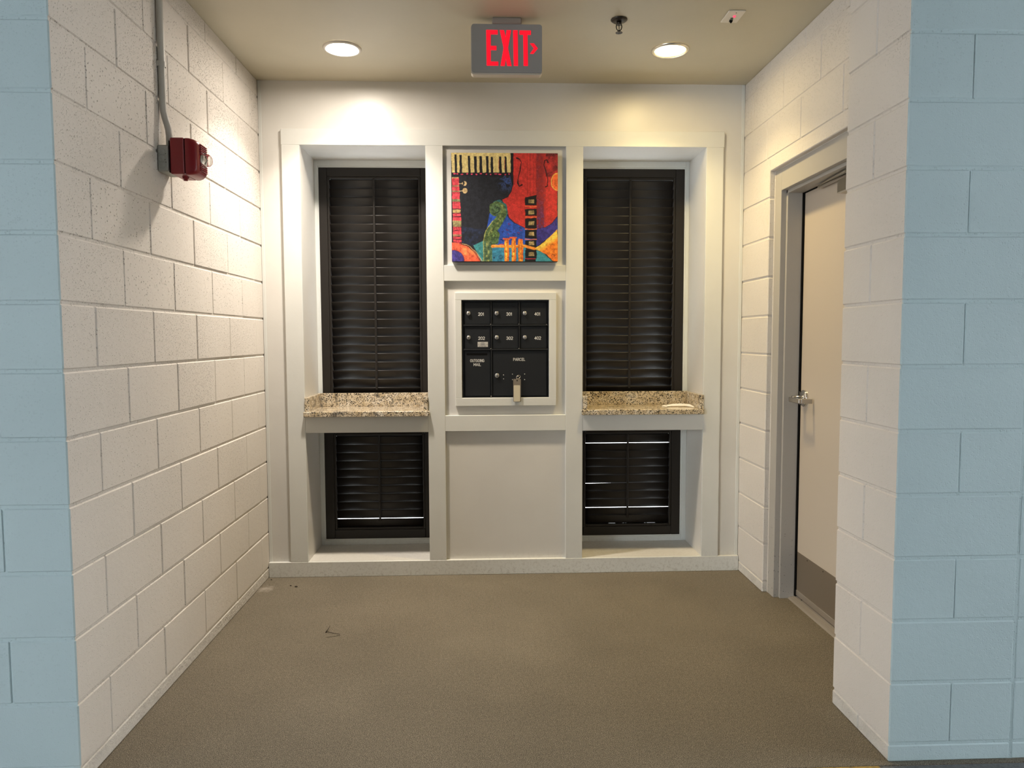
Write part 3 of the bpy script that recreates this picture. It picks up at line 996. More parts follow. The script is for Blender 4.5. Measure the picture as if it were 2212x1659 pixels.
def paint_canvas():
    SS = 2
    NX, NY = 300, 302
    x = np.linspace(83, 1455, NX * SS)
    y = np.linspace(122, 1508, NY * SS)
    X, Y = np.meshgrid(x, y)
    img = np.zeros(X.shape + (3,))

    def nz(cell, seed):
        r = np.random.default_rng(seed)
        gx, gy = int(1400 / cell) + 3, int(1400 / cell) + 3
        g = r.random((gy, gx))
        fx, fy = (X - 80) / cell, (Y - 120) / cell
        ix, iy = np.clip(fx.astype(int), 0, gx - 2), np.clip(fy.astype(int), 0, gy - 2)
        tx, ty = fx - ix, fy - iy
        tx, ty = tx * tx * (3 - 2 * tx), ty * ty * (3 - 2 * ty)
        return (g[iy, ix] * (1 - tx) + g[iy, ix + 1] * tx) * (1 - ty) + (g[iy + 1, ix] * (1 - tx) + g[iy + 1, ix + 1] * tx) * ty

    wob_x = (nz(38, 1) - 0.5) * 7
    wob_y = (nz(38, 2) - 0.5) * 7
    XW, YW_ = X + wob_x, Y + wob_y
    n_f, n_m, n_b = nz(9, 3), nz(30, 4), nz(90, 5)

    def poly(pts):
        ins = np.zeros(X.shape, bool)
        n = len(pts)
        for i in range(n):
            x0, y0 = pts[i]
            x1, y1 = pts[(i + 1) % n]
            if y0 == y1:
                continue
            c_ = ((y0 > YW_) != (y1 > YW_)) & (XW < (x1 - x0) * (YW_ - y0) / (y1 - y0) + x0)
            ins ^= c_
        return ins

    def circ(cx, cy, rx, ry=None):
        return ((XW - cx) / rx) ** 2 + ((YW_ - cy) / (ry or rx)) ** 2 < 1

    def stroke(pts, w):
        out = np.zeros(X.shape, bool)
        for i in range(len(pts) - 1):
            (x0, y0), (x1, y1) = pts[i][:2], pts[i + 1][:2]
            dx, dy = x1 - x0, y1 - y0
            t = np.clip(((XW - x0) * dx + (YW_ - y0) * dy) / (dx * dx + dy * dy + 1e-9), 0, 1)
            ww = w if not hasattr(w, '__len__') else (w[i] + (w[i + 1] - w[i]) * t)
            out |= ((XW - x0 - t * dx) ** 2 + (YW_ - y0 - t * dy) ** 2) < (ww / 2) ** 2
        return out

    def put(mask, col, amt=0.10, alpha=1.0):
        c_ = np.array(col, float)
        sh = 1 + amt * (n_f - 0.5) * 2 + amt * (n_m - 0.5) * 2
        v = c_[None, None, :] * sh[..., None]
        a = alpha if not hasattr(alpha, 'shape') else alpha[..., None]
        res = img * (1 - a) + v * a
        img[mask] = res[mask]

    full = np.ones(X.shape, bool)
    put(full, (36, 38, 46), 0.14)
    # blue glow in the dark shape
    g = np.clip(1 - np.hypot((X - 800) / 150, (Y - 480) / 170), 0, 1) * (n_m > 0.35) * np.clip(n_f * 1.6, 0, 1)
    put(full, (58, 82, 150), 0.15, g)
    put(poly([(150, 1050), (420, 1090), (560, 1060), (380, 1300), (200, 1290)]), (34, 48, 86), 0.25, 0.45 * n_m)
    # blue field
    put(poly([(535, 1085), (570, 900), (600, 790), (770, 760), (800, 930), (880, 1010), (1035, 1085), (1240, 1095), (1350, 1040), (1445, 930), (1460, 1110), (1180, 1310), (1030, 1320), (640, 1320), (680, 1000)]), (44, 78, 168), 0.14)
    put(poly([(1175, 1090), (1300, 1070), (1445, 930), (1445, 1110), (1190, 1310)]), (58, 52, 128), 0.18)
    # teal lower field
    put(poly([(360, 1300), (500, 1235), (520, 1510), (460, 1510)]), (62, 132, 138), 0.14)
    put(poly([(590, 1320), (1040, 1320), (1040, 1510), (590, 1510)]), (58, 128, 160), 0.14)
    put(poly([(1165, 1360), (1250, 1385), (1390, 1510), (1165, 1510)]), (58, 132, 148), 0.12)
    # red body
    body = poly([(878, 120), (1458, 120), (1446, 930), (1385, 1010), (1290, 1070), (1180, 1090), (1040, 1085), (900, 1015), (820, 940), (790, 850), (735, 715), (805, 680), (850, 615), (874, 520)])
    put(body, (190, 54, 50), 0.10)
    dk = body & (X > 1178) & (X < 1300)
    put(dk, (112, 38, 44), 0.3, np.clip((n_m * 1.2 + n_f * 0.5) - 0.15 - np.clip((X - 1250) / 90, 0, 1), 0, 1))
    put(body & (X > 1300) & (Y < 420), (112, 36, 42), 0.25, np.clip(n_b * 1.5 - 0.25, 0, 1))
    put(body & (X > 1185) & (X < 1275) & (Y > 640), (74, 48, 96), 0.3, np.clip((Y - 640) / 440, 0, 1) * np.clip(n_m + n_f - 0.25, 0, 1))
    put(body & (Y > 1000) & (X > 1040), (120, 42, 80), 0.3, 0.35 * n_m)
    put(stroke([(878, 130), (874, 520), (850, 615), (805, 680), (735, 715)], 9), (30, 26, 34), 0.1)
    put(stroke([(735, 715), (790, 850), (820, 940), (900, 1015), (1040, 1085), (1180, 1090), (1290, 1070), (1385, 1010), (1446, 930)], 5), (52, 30, 50), 0.1)
    for sx in (1060, 1097, 1137, 1172):
        put(stroke([(sx, 122), (sx + 2, 660)], 3.2), (105, 30, 34), 0.1)
    # sound holes
    put(stroke([(925, 185), (955, 195), (985, 235), (968, 330), (945, 430), (935, 500), (955, 545), (990, 528)], [20, 12, 8, 14, 8, 16, 10, 20]), (26, 20, 26), 0.1)
    put(stroke([(1330, 240), (1312, 205), (1285, 215), (1275, 270), (1300, 360), (1325, 450), (1318, 545), (1295, 552)], [20, 10, 12, 10, 14, 8, 10, 14]), (34, 20, 28), 0.1)
    # round at the right edge
    put(circ(1462, 485, 98, 118), (222, 168, 84), 0.1)
    put(circ(1466, 485, 90, 108), (214, 98, 50), 0.16)
    # keyboard
    put(poly([(83, 118), (848, 118), (848, 374), (95, 380)]), (216, 196, 134), 0.09)
    for lx in (100, 170, 245, 345, 430, 505, 575, 655, 750, 825):
        put(stroke([(lx, 130), (lx + 6, 372)], 2.2), (176, 150, 92), 0.1, 0.6)
    for xa, xb, yt in ((128, 157, 148), (190, 222, 152), (298, 328, 160), (376, 411, 165), (444, 480, 162), (529, 562, 165), (588, 621, 175), (697, 729, 168), (768, 797, 168)):
        put(poly([(xa, yt), (xb - 3, yt), (xb + 3, 378), (xa + 3, 378)]), (30, 30, 36), 0.1)
    for xa in (697, 770):
        put(stroke([(xa, 200), (xa, 330)], 4), (196, 60, 64), 0.1)
    put(poly([(846, 118), (880, 118), (880, 520), (868, 560), (846, 420)]), (26, 26, 32), 0.1)
    put(poly([(90, 374), (848, 370), (848, 410), (95, 412)]), (28, 26, 36), 0.1)
    for i, (px, w_) in enumerate(((125, 26), (160, 22), (222, 26), (285, 20), (345, 22), (405, 24), (462, 24), (535, 18), (590, 14), (655, 30), (705, 34), (775, 20), (825, 16))):
        put(circ(px, 388 + (i % 3) * 4, w_ * 0.62, 9), (214, 66, 98), 0.16)
    # left banded neck
    strip = poly([(92, 432), (180, 432), (192, 720), (205, 960), (210, 1275), (100, 1275)])
    put(strip, (200, 66, 78), 0.18)
    for ya, yb, cc in ((432, 446, (176, 150, 100)), (535, 550, (150, 128, 92)), (600, 618, (140, 118, 86)), (712, 745, (128, 128, 90)), (842, 884, (170, 150, 98)), (985, 1062, (140, 134, 92)), (1160, 1188, (150, 120, 90))):
        put(strip & (YW_ > ya) & (YW_ < yb), cc, 0.2)
    for ya in (748, 838, 890, 935, 1070, 1110, 1190, 1225, 1262):
        put(strip & (np.abs(YW_ - ya) < 7), (66, 26, 36), 0.2, np.clip(n_m * 2 - 0.4, 0, 1))
    for sx in (118, 142, 166):
        put(strip & (np.abs(X - sx) < 1.6), (120, 34, 46), 0.1, 0.7)
    put(stroke([(182, 440), (194, 720), (208, 960), (212, 1275)], 5), (30, 22, 30), 0.1)
    for cy, rr in ((512, 30), (604, 33)):
        put(stroke([(182, cy + 2), (236, cy)], 9), (196, 172, 134), 0.1)
        put(circ(258 if cy > 550 else 250, cy, rr, rr * 1.02), (192, 166, 122), 0.12)
    put(stroke([(218, 480), (236, 492), (244, 512)], 20), (36, 38, 46), 0.1)
    put(stroke([(214, 546), (234, 538), (240, 522)], 16), (36, 38, 46), 0.1)
    put(stroke([(250, 590), (266, 602), (256, 616)], 4), (140, 112, 76), 0.1)
    # orange disc bottom-left with purple hole
    disc = circ(100, 1652, 384)
    put(disc & (X < 470), (222, 92, 66), 0.14)
    put(disc & (X < 470), (240, 170, 96), 0.1, np.clip(1.15 - np.hypot((X - 300) / 120, (Y - 1360) / 130), 0, 0.8) * n_m)
    put(stroke([(205, 1285), (300, 1320), (380, 1400), (430, 1470), (452, 1508)], 6), (90, 40, 36), 0.1)
    put(stroke([(215, 1278), (310, 1308), (396, 1392), (445, 1462), (478, 1508)], 7), (214, 176, 120), 0.1)
    for sx in (150, 190):
        put(stroke([(sx, 1285), (sx + 2, 1430)], 2.5), (140, 50, 46), 0.1)
    put(circ(104, 1500, 140), (112, 44, 60), 0.1)
    put(circ(104, 1500, 132), (64, 56, 126), 0.2)
    # green scroll
    sp = [(545, 1508), (545, 1260), (562, 1165), (625, 1075), (705, 965), (748, 880), (728, 800)]
    put(stroke([(735, 960), (765, 880), (750, 800), (700, 745), (640, 755)], [60, 90, 90, 60, 40]), (50, 104, 108), 0.2)
    put(stroke(sp + [(665, 765), (605, 800), (603, 870), (645, 905)], [118, 118, 120, 128, 112, 96, 80, 66, 66, 62, 50]), (84, 106, 66), 0.26)
    put(circ(655, 838, 66, 68), (86, 112, 78), 0.26)
    put(stroke([(640, 895), (690, 870), (696, 825), (668, 808), (655, 838)], [10, 12, 12, 10, 8]), (34, 50, 46), 0.1)
    put(circ(632, 1170, 70, 66), (88, 112, 64), 0.26)
    put(poly([(590, 1190), (690, 1190), (680, 1285), (590, 1290)]), (72, 96, 62), 0.26)
    put(poly([(488, 1250), (600, 1250), (600, 1510), (490, 1510)]), (72, 98, 74), 0.26)
    put(stroke(sp, 40), (146, 146, 84), 0.25, np.clip(n_m * 1.6 - 0.45, 0, 0.8))
    put(stroke([(492, 1505), (490, 1260), (520, 1120), (575, 1040), (610, 990)], 9), (176, 170, 96), 0.2, 0.8)
    put(stroke([(570, 1160), (590, 1110), (640, 1100), (690, 1140)], 5), (34, 44, 36), 0.1)
    put(stroke([(600, 1180), (620, 1150), (650, 1170), (630, 1200)], 5), (44, 56, 44), 0.1)
    # fingerboard
    for a, b, c_, d_ in ((690, 655, 788, 785), (838, 830, 920, 920), (958, 948, 1078, 1088), (1102, 1098, 1208, 1218), (1240, 1232, 1310, 1318), (1362, 1358, 1472, 1470)):
        put(poly([(1030, a), (1180, b), (1180, d_), (1032, c_)]), (24, 24, 28), 0.1)
        ym = (a + c_) / 2 - 2
        put(poly([(1078, ym - 24), (1148, ym - 26), (1150, ym + 24), (1074, ym + 26)]), (150, 132, 92), 0.22)
    for yy in (802, 935, 1090, 1222):
        put(stroke([(1030, yy), (1105, yy + 5), (1180, yy)], 11), (228, 116, 66), 0.14)
    put(poly([(1030, 1478), (1165, 1478), (1165, 1510), (1030, 1510)]), (24, 24, 28), 0.1)
    put(stroke([(1030, 1474), (1165, 1474)], 6), (200, 60, 74), 0.1)
    # trumpet
    org = (228, 122, 44)
    bell = poly([(1140, 1345), (1230, 1292), (1350, 1190), (1450, 1092), (1460, 1508), (1395, 1506), (1320, 1430), (1230, 1375)])
    put(bell, org, 0.18)
    put(bell, (240, 198, 84), 0.12, np.clip(1.2 - np.abs((Y - 1260 + (X - 1300) * 0.75)) / 75, 0, 0.9))
    put(bell & (Y > 1410), (196, 88, 40), 0.2, 0.5 * n_m)
    put(stroke([(605, 1312), (1040, 1312), (1150, 1345)], 36), (238, 140, 56), 0.14)
    put(stroke([(605, 1302), (1030, 1302)], 8), (246, 190, 100), 0.1)
    for x0, x1, yt, cw in ((765, 818, 1215, (742, 836)), (858, 908, 1200, (828, 922)), (942, 1000, 1225, (946, 1000))):
        put(poly([(x0, yt), (x1, yt), (x1 + 4, 1300), (x1 - 2, 1510), (x0, 1510), (x0 - 6, 1300)]), org, 0.24)
        put(stroke([((x0 + x1) / 2 - 8, yt + 30), ((x0 + x1) / 2 - 6, 1490)], 14), (246, 196, 82), 0.2, np.clip(n_m * 1.8 - 0.3, 0, 1))
        put(poly([(cw[0], yt - 8), (cw[1], yt - 8), (cw[1], yt + 10), (cw[0], yt + 10)]), (224, 96, 66), 0.1)
        put(stroke([(x1 + 2, 1340), (x1 + 2, 1500)], 6), (170, 52, 44), 0.1)
    put(stroke([(700, 1290), (740, 1284), (760, 1300)], 10), (224, 96, 60), 0.1)
    # notes drifting over the blue
    for i in range(15):
        r_ = np.random.default_rng(50 + i)
        cx, cy = 745 + 250 * r_.random(), 1020 + 150 * r_.random()
        a = arc(cx, cy, 16, 12, 360 * r_.random(), 360 * r_.random() + 200, 6)
        put(stroke(a[:4], 7), ((110, 34, 66), (40, 36, 84))[i % 2], 0.1)
    put(stroke([(710, 1225), (735, 1232), (748, 1250)], 8), (32, 26, 50), 0.1)
    put(stroke(arc(712, 1450, 24, 20, 0, 300, 8), 6), (34, 54, 90), 0.1)
    put(circ(627, 1462, 8), (26, 40, 60), 0.1)
    # little painted monogram in the corner
    put(stroke(arc(1388, 1438, 16, 16, 60, 300, 8), 4), (70, 34, 26), 0.1)
    put(stroke([(1402, 1452), (1404, 1424), (1422, 1430), (1414, 1450)], 4), (70, 34, 26), 0.1)
    put(stroke([(1372, 1470), (1430, 1462)], 3), (90, 44, 30), 0.1)
    img[:] = np.clip(img, 0, 255)
    # canvas weave
    img[:] *= (1 + 0.05 * (np.random.default_rng(9).random(X.shape) - 0.5))[..., None]
    im = img.reshape(NY, SS, NX, SS, 3).mean((1, 3)) / 255.0
    im = np.clip(im, 0, 1)
    im = np.where(im <= 0.04045, im / 12.92, ((im + 0.055) / 1.055) ** 2.4)
    return np.clip(im * 1.15, 0, 0.9)


art = empty('canvas_painting', ((AX0 + AX1) / 2, AY, AZ0), 'square canvas painting of piano keys, red violin body and orange trumpet', 'painting')
im = paint_canvas()
NY_, NX_ = im.shape[:2]
gx = np.linspace(AX0, AX1, NX_)
gz = np.linspace(AZ1, AZ0, NY_)
GX, GZ = np.meshgrid(gx, gz)
vv = np.stack([GX.ravel() - (AX0 + AX1) / 2, np.zeros(GX.size), GZ.ravel() - AZ0], 1)
ii = np.arange(NY_ * NX_).reshape(NY_, NX_)
quads = np.stack([ii[1:, :-1].ravel(), ii[1:, 1:].ravel(), ii[:-1, 1:].ravel(), ii[:-1, :-1].ravel()], 1)
me = bpy.data.meshes.new('painted_front')
me.from_pydata(vv.tolist(), [], quads.tolist())
ca = me.color_attributes.new('paint', 'FLOAT_COLOR', 'POINT')
ca.data.foreach_set('color', np.concatenate([im.reshape(-1, 3), np.ones((NX_ * NY_, 1))], 1).astype(np.float32).ravel())
q = Mat('printed_canvas')
at = q.n('ShaderNodeVertexColor', layer_name='paint')
wv_ = q.noise(900, 1)
q.bump(wv_, 0.0005, 0.5)
me.materials.append(q.set(at.outputs['Color'], 0.55, spec=0.3))
me.update()
po = bpy.data.objects.new('painted_front', me)
link(po, art, ((AX0 + AX1) / 2, AY - 0.0004, AZ0))
MB().box(AX0 - 0.0006, AX1 + 0.0006, AY, YW - 0.001, AZ0 - 0.001, AZ1 + 0.0006, 0.0012).build('canvas_edge', M['canvas_edge'], art)

# ------------------------------------------------------------------ paper strip on the right counter
ps = empty('paper_strip', (2.37, 2.05, 0.9575), 'crumpled white paper wrapper strip lying on the right counter', 'paper')
pm = MB()
top = [(2.305, 2.075, .004), (2.318, 2.092, .006), (2.332, 2.078, .005), (2.36, 2.068, .010), (2.40, 2.064, .012), (2.44, 2.060, .010), (2.462, 2.045, .009), (2.478, 2.005, .004)]
bot = [(2.300, 2.065, .001), (2.314, 2.020, .002), (2.330, 2.036, .003), (2.36, 2.046, .004), (2.40, 2.043, .005), (2.44, 2.040, .004), (2.455, 2.020, .003), (2.470, 1.990, .001)]
mid = [((a[0] + b[0]) / 2, (a[1] + b[1]) / 2, max(a[2], b[2]) + (0.006 if 1 < i < 7 else 0.001)) for i, (a, b) in enumerate(zip(top, bot))]
vs = [(x, y, 0.9578 + z) for row in (top, mid, bot) for x, y, z in row]
n_ = len(top)
fs = [(r_ * n_ + i, (r_ + 1) * n_ + i, (r_ + 1) * n_ + i + 1, r_ * n_ + i + 1) for r_ in (0, 1) for i in range(n_ - 1)]
pm.add(vs, fs)
pm.build('strip', M['paper'], ps)
pq = MB()
for a, b, w_ in ((2.3165, 2.056, .008), (2.321, 2.049, .006), (2.316, 2.043, .007)):
    pq.add([(a, b, 0.968), (a + w_, b - .001, 0.968), (a + w_, b + .004, 0.968), (a, b + .004, 0.968)], [(0, 1, 2, 3)])
pq.build('print', M['black_print'], ps)

# ------------------------------------------------------------------ ceiling things
def downlight(x, y, ring, lens, label, col, watts):
    t = empty('recessed_downlight', (x, y, ZC), label, 'ceiling light', 'recessed downlights in the alcove ceiling')
    MB().lathe((x, y, ZC - 0.0005), [(0.094, 0.0), (0.094, -0.004), (0.090, -0.0085), (0.082, -0.010), (0.076, -0.007), (0.073, -0.0005)], 'Z', 48).build('trim_ring', ring, t)
    MB().lathe((x, y, ZC - 0.003), [(0.0745, 0.0), (0.055, -0.0012), (0.03, -0.0020), (0.0002, -0.0023)], 'Z', 40).build('lens', lens, t)
    ld = bpy.data.lights.new('lamp_beam', 'AREA')
    ld.shape = 'DISK'
    ld.size = 0.14
    ld.spread = math.radians(BEAM_SPREAD)
    ld.color = col
    ld.energy = watts
    lo = bpy.data.objects.new('lamp_beam', ld)
    link(lo, t, (x, y, ZC - 0.0115))
    return t


downlight(0.556, 1.487, M['white_ring'], M['lens_left'], 'bright white round downlight in the ceiling left of the exit sign', LAMP_LEFT, BEAM_LEFT)
downlight(2.175, 1.464, M['chrome_ring'], M['lens_right'], 'yellowish round downlight in the ceiling right of the exit sign', LAMP_RIGHT, BEAM_RIGHT)

# exit sign
EY = 1.128
es = empty('exit_sign', (1.353, EY, 2.545), 'grey ceiling-hung exit sign with glowing red letters and arrow', 'exit sign')


def ex(px, py):
    return (1.1955 + (1000 + px / 11.642 - 1018) * 0.002065, 2.766 - (30 + py / 11.642 - 52) * 0.00201)


def epoly(pts):
    p = [ex(a, b) for a, b in pts]
    ar = sum(p[i][0] * p[(i + 1) % len(p)][1] - p[(i + 1) % len(p)][0] * p[i][1] for i in range(len(p)))
    return p if ar > 0 else p[::-1]


MB().prism(rrect(1.1955, 1.5105, 2.5550, 2.7655, 0.012), EY, EY + 0.006).build('face_plate', M['exit_grey'], es)
MB().prism(rrect(1.1925, 1.5110, 2.5480, 2.7640, 0.014), EY + 0.006, EY + 0.045).build('housing', M['exit_side'], es)
boxobj('canopy', M['canopy'], es, 1.288, 1.419, EY - 0.008, EY + 0.062, 2.765, ZC - 0.0005, 0.004)


def letter(name, polys):
    mb = MB()
    for p in polys:
        mb.prism(epoly(p), EY - 0.0016, EY + 0.001)
    return mb.build(name, M['exit_red'], es)


letter('letter_e', [[(580, 412), (692, 412), (692, 1308), (588, 1308)], [(692, 412), (868, 412), (868, 522), (692, 522)], [(692, 810), (835, 810), (835, 918), (692, 918)], [(692, 1205), (880, 1205), (880, 1308), (692, 1308)]])
letter('letter_x', [[(920, 412), (1025, 412), (1068, 590), (1090, 412), (1205, 412), (1125, 860), (1215, 1312), (1105, 1312), (1070, 1130), (1040, 1312), (935, 1312), (1015, 860)]])
letter('letter_i', [[(1255, 412), (1370, 412), (1378, 1308), (1270, 1308)]])
letter('letter_t', [[(1418, 415), (1703, 415), (1703, 522), (1418, 522)], [(1510, 522), (1618, 522), (1628, 1305), (1520, 1305)]])
letter('arrow', [[(1680, 738), (1775, 735), (1878, 862), (1780, 862)], [(1780, 862), (1878, 862), (1765, 1000), (1680, 998)]])

# sprinkler
sx, sy = 1.857, 1.130
sp_ = empty('fire_sprinkler', (sx, sy, 2.735), 'dark bronze fire sprinkler head on the ceiling', 'sprinkler')
MB().lathe((sx, sy, ZC), [(0.037, -0.0005), (0.037, -0.004), (0.030, -0.0095), (0.014, -0.0115), (0.0002, -0.0115)], 'Z', 32).build('escutcheon', M['dark_metal'], sp_)
MB().cyl((sx, sy, ZC - 0.024), 0.0115, 0.014, 'Z', 16).build('nozzle', M['dark_metal'], sp_)
for s_ in (-1, 1):
    MB().tube([(sx + s_ * 0.0110, sy, ZC - 0.022), (sx + s_ * 0.0125, sy, ZC - 0.033), (sx + s_ * 0.0105, sy, ZC - 0.042), (sx + s_ * 0.004, sy, ZC - 0.050)], 0.0023, 8).build('frame_arm', M['dark_metal'], sp_)
MB().tube([(sx, sy, ZC - 0.024), (sx, sy, ZC - 0.049)], 0.0017, 8).build('bulb', M['dark_metal'], sp_)
dm = MB()
dm.cyl((sx, sy, ZC - 0.055), 0.006, 0.007, 'Z', 12)
for i in range(12):
    a = 2 * math.pi * i / 12
    ca_, sa_ = math.cos(a), math.sin(a)
    p0, p1, w_ = 0.003, 0.0152, 0.0028
    vs = []
    for zz in (ZC - 0.0575, ZC - 0.0560):
        for d_, s_ in ((p0, -1), (p1, -1), (p1, 1), (p0, 1)):
            vs.append((sx + ca_ * d_ - sa_ * s_ * w_, sy + sa_ * d_ + ca_ * s_ * w_, zz - (0.0015 if d_ > 0.01 else 0)))
    dm.add(vs, [(3, 2, 1, 0), (4, 5, 6, 7), (0, 1, 5, 4), (1, 2, 6, 5), (2, 3, 7, 6), (3, 0, 4, 7)])
dm.build('deflector', M['dark_metal'], sp_)

# ceiling indicator plate
cp = empty('indicator_plate', (2.356, 1.08, ZC), 'small ivory ceiling plate with a red indicator light', 'indicator')
boxobj('plate', M['plate'], cp, 2.318, 2.394, 1.020, 1.138, ZC - 0.006, ZC - 0.0003, 0.0025)
MB().lathe((2.358, 1.066, ZC - 0.006), [(0.006, 0.0), (0.006, -0.004), (0.003, -0.007), (0.0002, -0.008)], 'Z', 14).build('indicator_light', M['led_red'], cp)
MB().lathe((2.354, 1.088, ZC - 0.006), [(0.006, 0.0), (0.0055, -0.006), (0.0002, -0.007)], 'Z', 14).build('indicator_light', M['led_green'], cp)
MB().lathe((2.357, 1.107, ZC - 0.006), [(0.0075, 0.0), (0.0072, -0.006), (0.003, -0.013), (0.0002, -0.014)], 'Z', 14).build('key_switch', M['black'], cp)
for yy in (1.036, 1.126):
    MB().cyl((2.356, yy, ZC - 0.0068), 0.0028, 0.001, 'Z', 10).build('screw', M['dark_metal'], cp)

# ------------------------------------------------------------------ conduit and fire alarm
cd = empty('electrical_conduit', (0.0135, 0.708, 2.10), 'off-white painted conduit running down the wall to the alarm', 'conduit')
pth = [(0.0135, 0.707, ZC - 0.0005), (0.0135, 0.707, 2.60), (0.0135, 0.707, 2.40), (0.0137, 0.707, 2.27), (0.015, 0.708, 2.245), (0.019, 0.710, 2.222), (0.025, 0.713, 2.198), (0.029, 0.715, 2.176), (0.0305, 0.716, 2.155), (0.0305, 0.716, 2.112)]
MB().tube(pth, 0.0125, 18).build('pipe', M['conduit'], cd)
stp = MB()
arcp = [(0.0135 + 0.0158 * math.sin(a), 0.707 - 0.0158 * math.cos(a)) for a in [math.pi * i / 10 for i in range(11)]]
arcp = [(0.0005, 0.6925)] + arcp + [(0.0005, 0.7215)]
for i in range(len(arcp) - 1):
    (xa, ya), (xb, yb) = arcp[i], arcp[i + 1]
    vs = [(xa, ya, 2.412), (xb, yb, 2.412), (xb, yb, 2.432), (xa, ya, 2.432)]
    stp.add(vs, [(0, 1, 2, 3)], smooth=True)
stp.box(0.0003, 0.003, 0.7215, 0.746, 2.412, 2.432, 0.0008)
stp.cyl((0.003, 0.736, 2.422), 0.004, 0.0025, 'X', 10)
stp.build('strap', M['conduit'], cd)

al = empty('fire_alarm', (0.0, 0.73, 2.0), 'red wall-mounted fire alarm with a clear strobe dome', 'fire alarm')
gb = MB()
gb.box(0.0003, 0.041, 0.674, 0.782, 2.012, 2.112, 0.004)
gbo = gb.build('junction_box', M['grey_steel'], al)
for zz, rr in ((2.086, .014), (2.062, .016), (2.036, .015)):
    MB().lathe((0.020, 0.6737, zz), [(rr * 0.82, 0.0), (rr * 0.82, -0.0008), (rr, -0.0008), (rr, 0.0)], 'Y', 22).build('knockout', M['grey_steel'], gbo)
    MB().lathe((0.020, 0.6737, zz), [(0.0001, -0.0006), (rr * 0.45, -0.0006), (rr * 0.5, 0.0)], 'Y', 16).build('knockout', M['grey_steel'], gbo)
for xx, zz in ((.031, 2.078), (.032, 2.046), (.030, 2.055)):
    MB().cyl((xx, 0.6730, zz), 0.0017, 0.001, 'Y', 8).build('screw_hole', M['black'], gbo)
boxobj('gap_plate', M['black'], al, 0.040, 0.050, 0.684, 0.775, 2.010, 2.130)
rb = MB()
rb.box(0.049, 0.1015, 0.671, 0.795, 2.002, 2.139, 0.004)
rb.build('back_box', M['red'], al)
boxobj('seal', M['black'], al, 0.1015, 0.1055, 0.675, 0.791, 2.006, 2.136)
# moulded cover: loft of rounded rectangles along X
cv = MB()
prof = [(0.1055, 0.672, 0.794, 2.000, 2.139, 0.010), (0.118, 0.672, 0.794, 2.000, 2.139, 0.012), (0.132, 0.674, 0.790, 2.003, 2.136, 0.016), (0.141, 0.678, 0.785, 2.007, 2.132, 0.018), (0.1475, 0.685, 0.779, 2.012, 2.127, 0.018), (0.150, 0.693, 0.772, 2.018, 2.121, 0.016)]
rings = []
for xx, ya, yb, za, zb, rr in prof:
    rings.append([(xx, a, b) for a, b in rrect(ya, yb, za, zb, rr, 5)])
nr = len(rings[0])
vs = [v for rg in rings for v in rg]
fs = [(k * nr + i, k * nr + (i + 1) % nr, (k + 1) * nr + (i + 1) % nr, (k + 1) * nr + i) for k in range(len(rings) - 1) for i in range(nr)]
cv.add(vs, fs, smooth=True)
cv.add(rings[-1], [tuple(range(nr))])
cvo = cv.build('cover', M['red'], al)
for i in range(6):
    boxobj('grille_rib', M['red'], cvo, 0.1495, 0.1555, 0.700, 0.766, 2.118 - i * 0.0068, 2.1215 - i * 0.0068, 0.0008)
for i in range(5):
    boxobj('grille_rib', M['red'], cvo, 0.1495, 0.1555, 0.700, 0.766, 2.020 + i * 0.0068, 2.0235 + i * 0.0068, 0.0008)
dmm = MB()
dome_p = [(0.0285, 0.0), (0.0285, 0.006)] + [(0.0285 * math.cos(a), 0.006 + 0.0300 * math.sin(a)) for a in [math.pi / 2 * i / 10 for i in range(1, 11)]]
dome_p[-1] = (0.0002, dome_p[-1][1])
dmm.lathe((0.1502, 0.733, 2.066), dome_p, 'X', 32)
dmo = dmm.build('strobe_dome', M['dome'], al)
MB().lathe((0.1506, 0.733, 2.066), [(0.0278, 0.0), (0.0265, 0.004), (0.020, 0.0022), (0.010, 0.0012), (0.0002, 0.001)], 'X', 24).build('reflector', M['silver'], al)
MB().tube([(0.158, 0.728, 2.052), (0.166, 0.733, 2.066), (0.158, 0.738, 2.080)], 0.0024, 8).build('strobe_tube', M['silver'], al)
MB().cyl((0.082, 0.731, 2.139), 0.010, 0.006, 'Z', 14).build('knob', M['red'], al)
MB().lathe((0.082, 0.731, 2.002), [(0.013, 0.0), (0.012, -0.006), (0.008, -0.008), (0.008, -0.014), (0.0002, -0.014)], 'Z', 16).build('knob', M['red'], al)

# ------------------------------------------------------------------ door
dr = empty('door_1', (2.872, 1.01, 0), 'beige metal door with lever handle and brown kick plate', 'door', kind='structure')
DF = MB()
XF = 2.757


def jamb(s, yo, yi):
    """far jamb (s=1) or near jamb (s=-1); yo outer edge, yi inner face edge"""
    lo, hi = min(yo, yi), max(yo, yi)
    DF.box(XF, 2.785, lo, hi, 0.0, DZ - 0.002, 0.0015)
    lo2, hi2 = min(yo, yi - s * 0.016), max(yo, yi - s * 0.016)
    DF.box(2.7845, 2.862, lo2, hi2, 0.0, 2.113, 0.0015)
    DF.box(2.862, 2.918, lo, hi, 0.0, 2.113, 0.0)


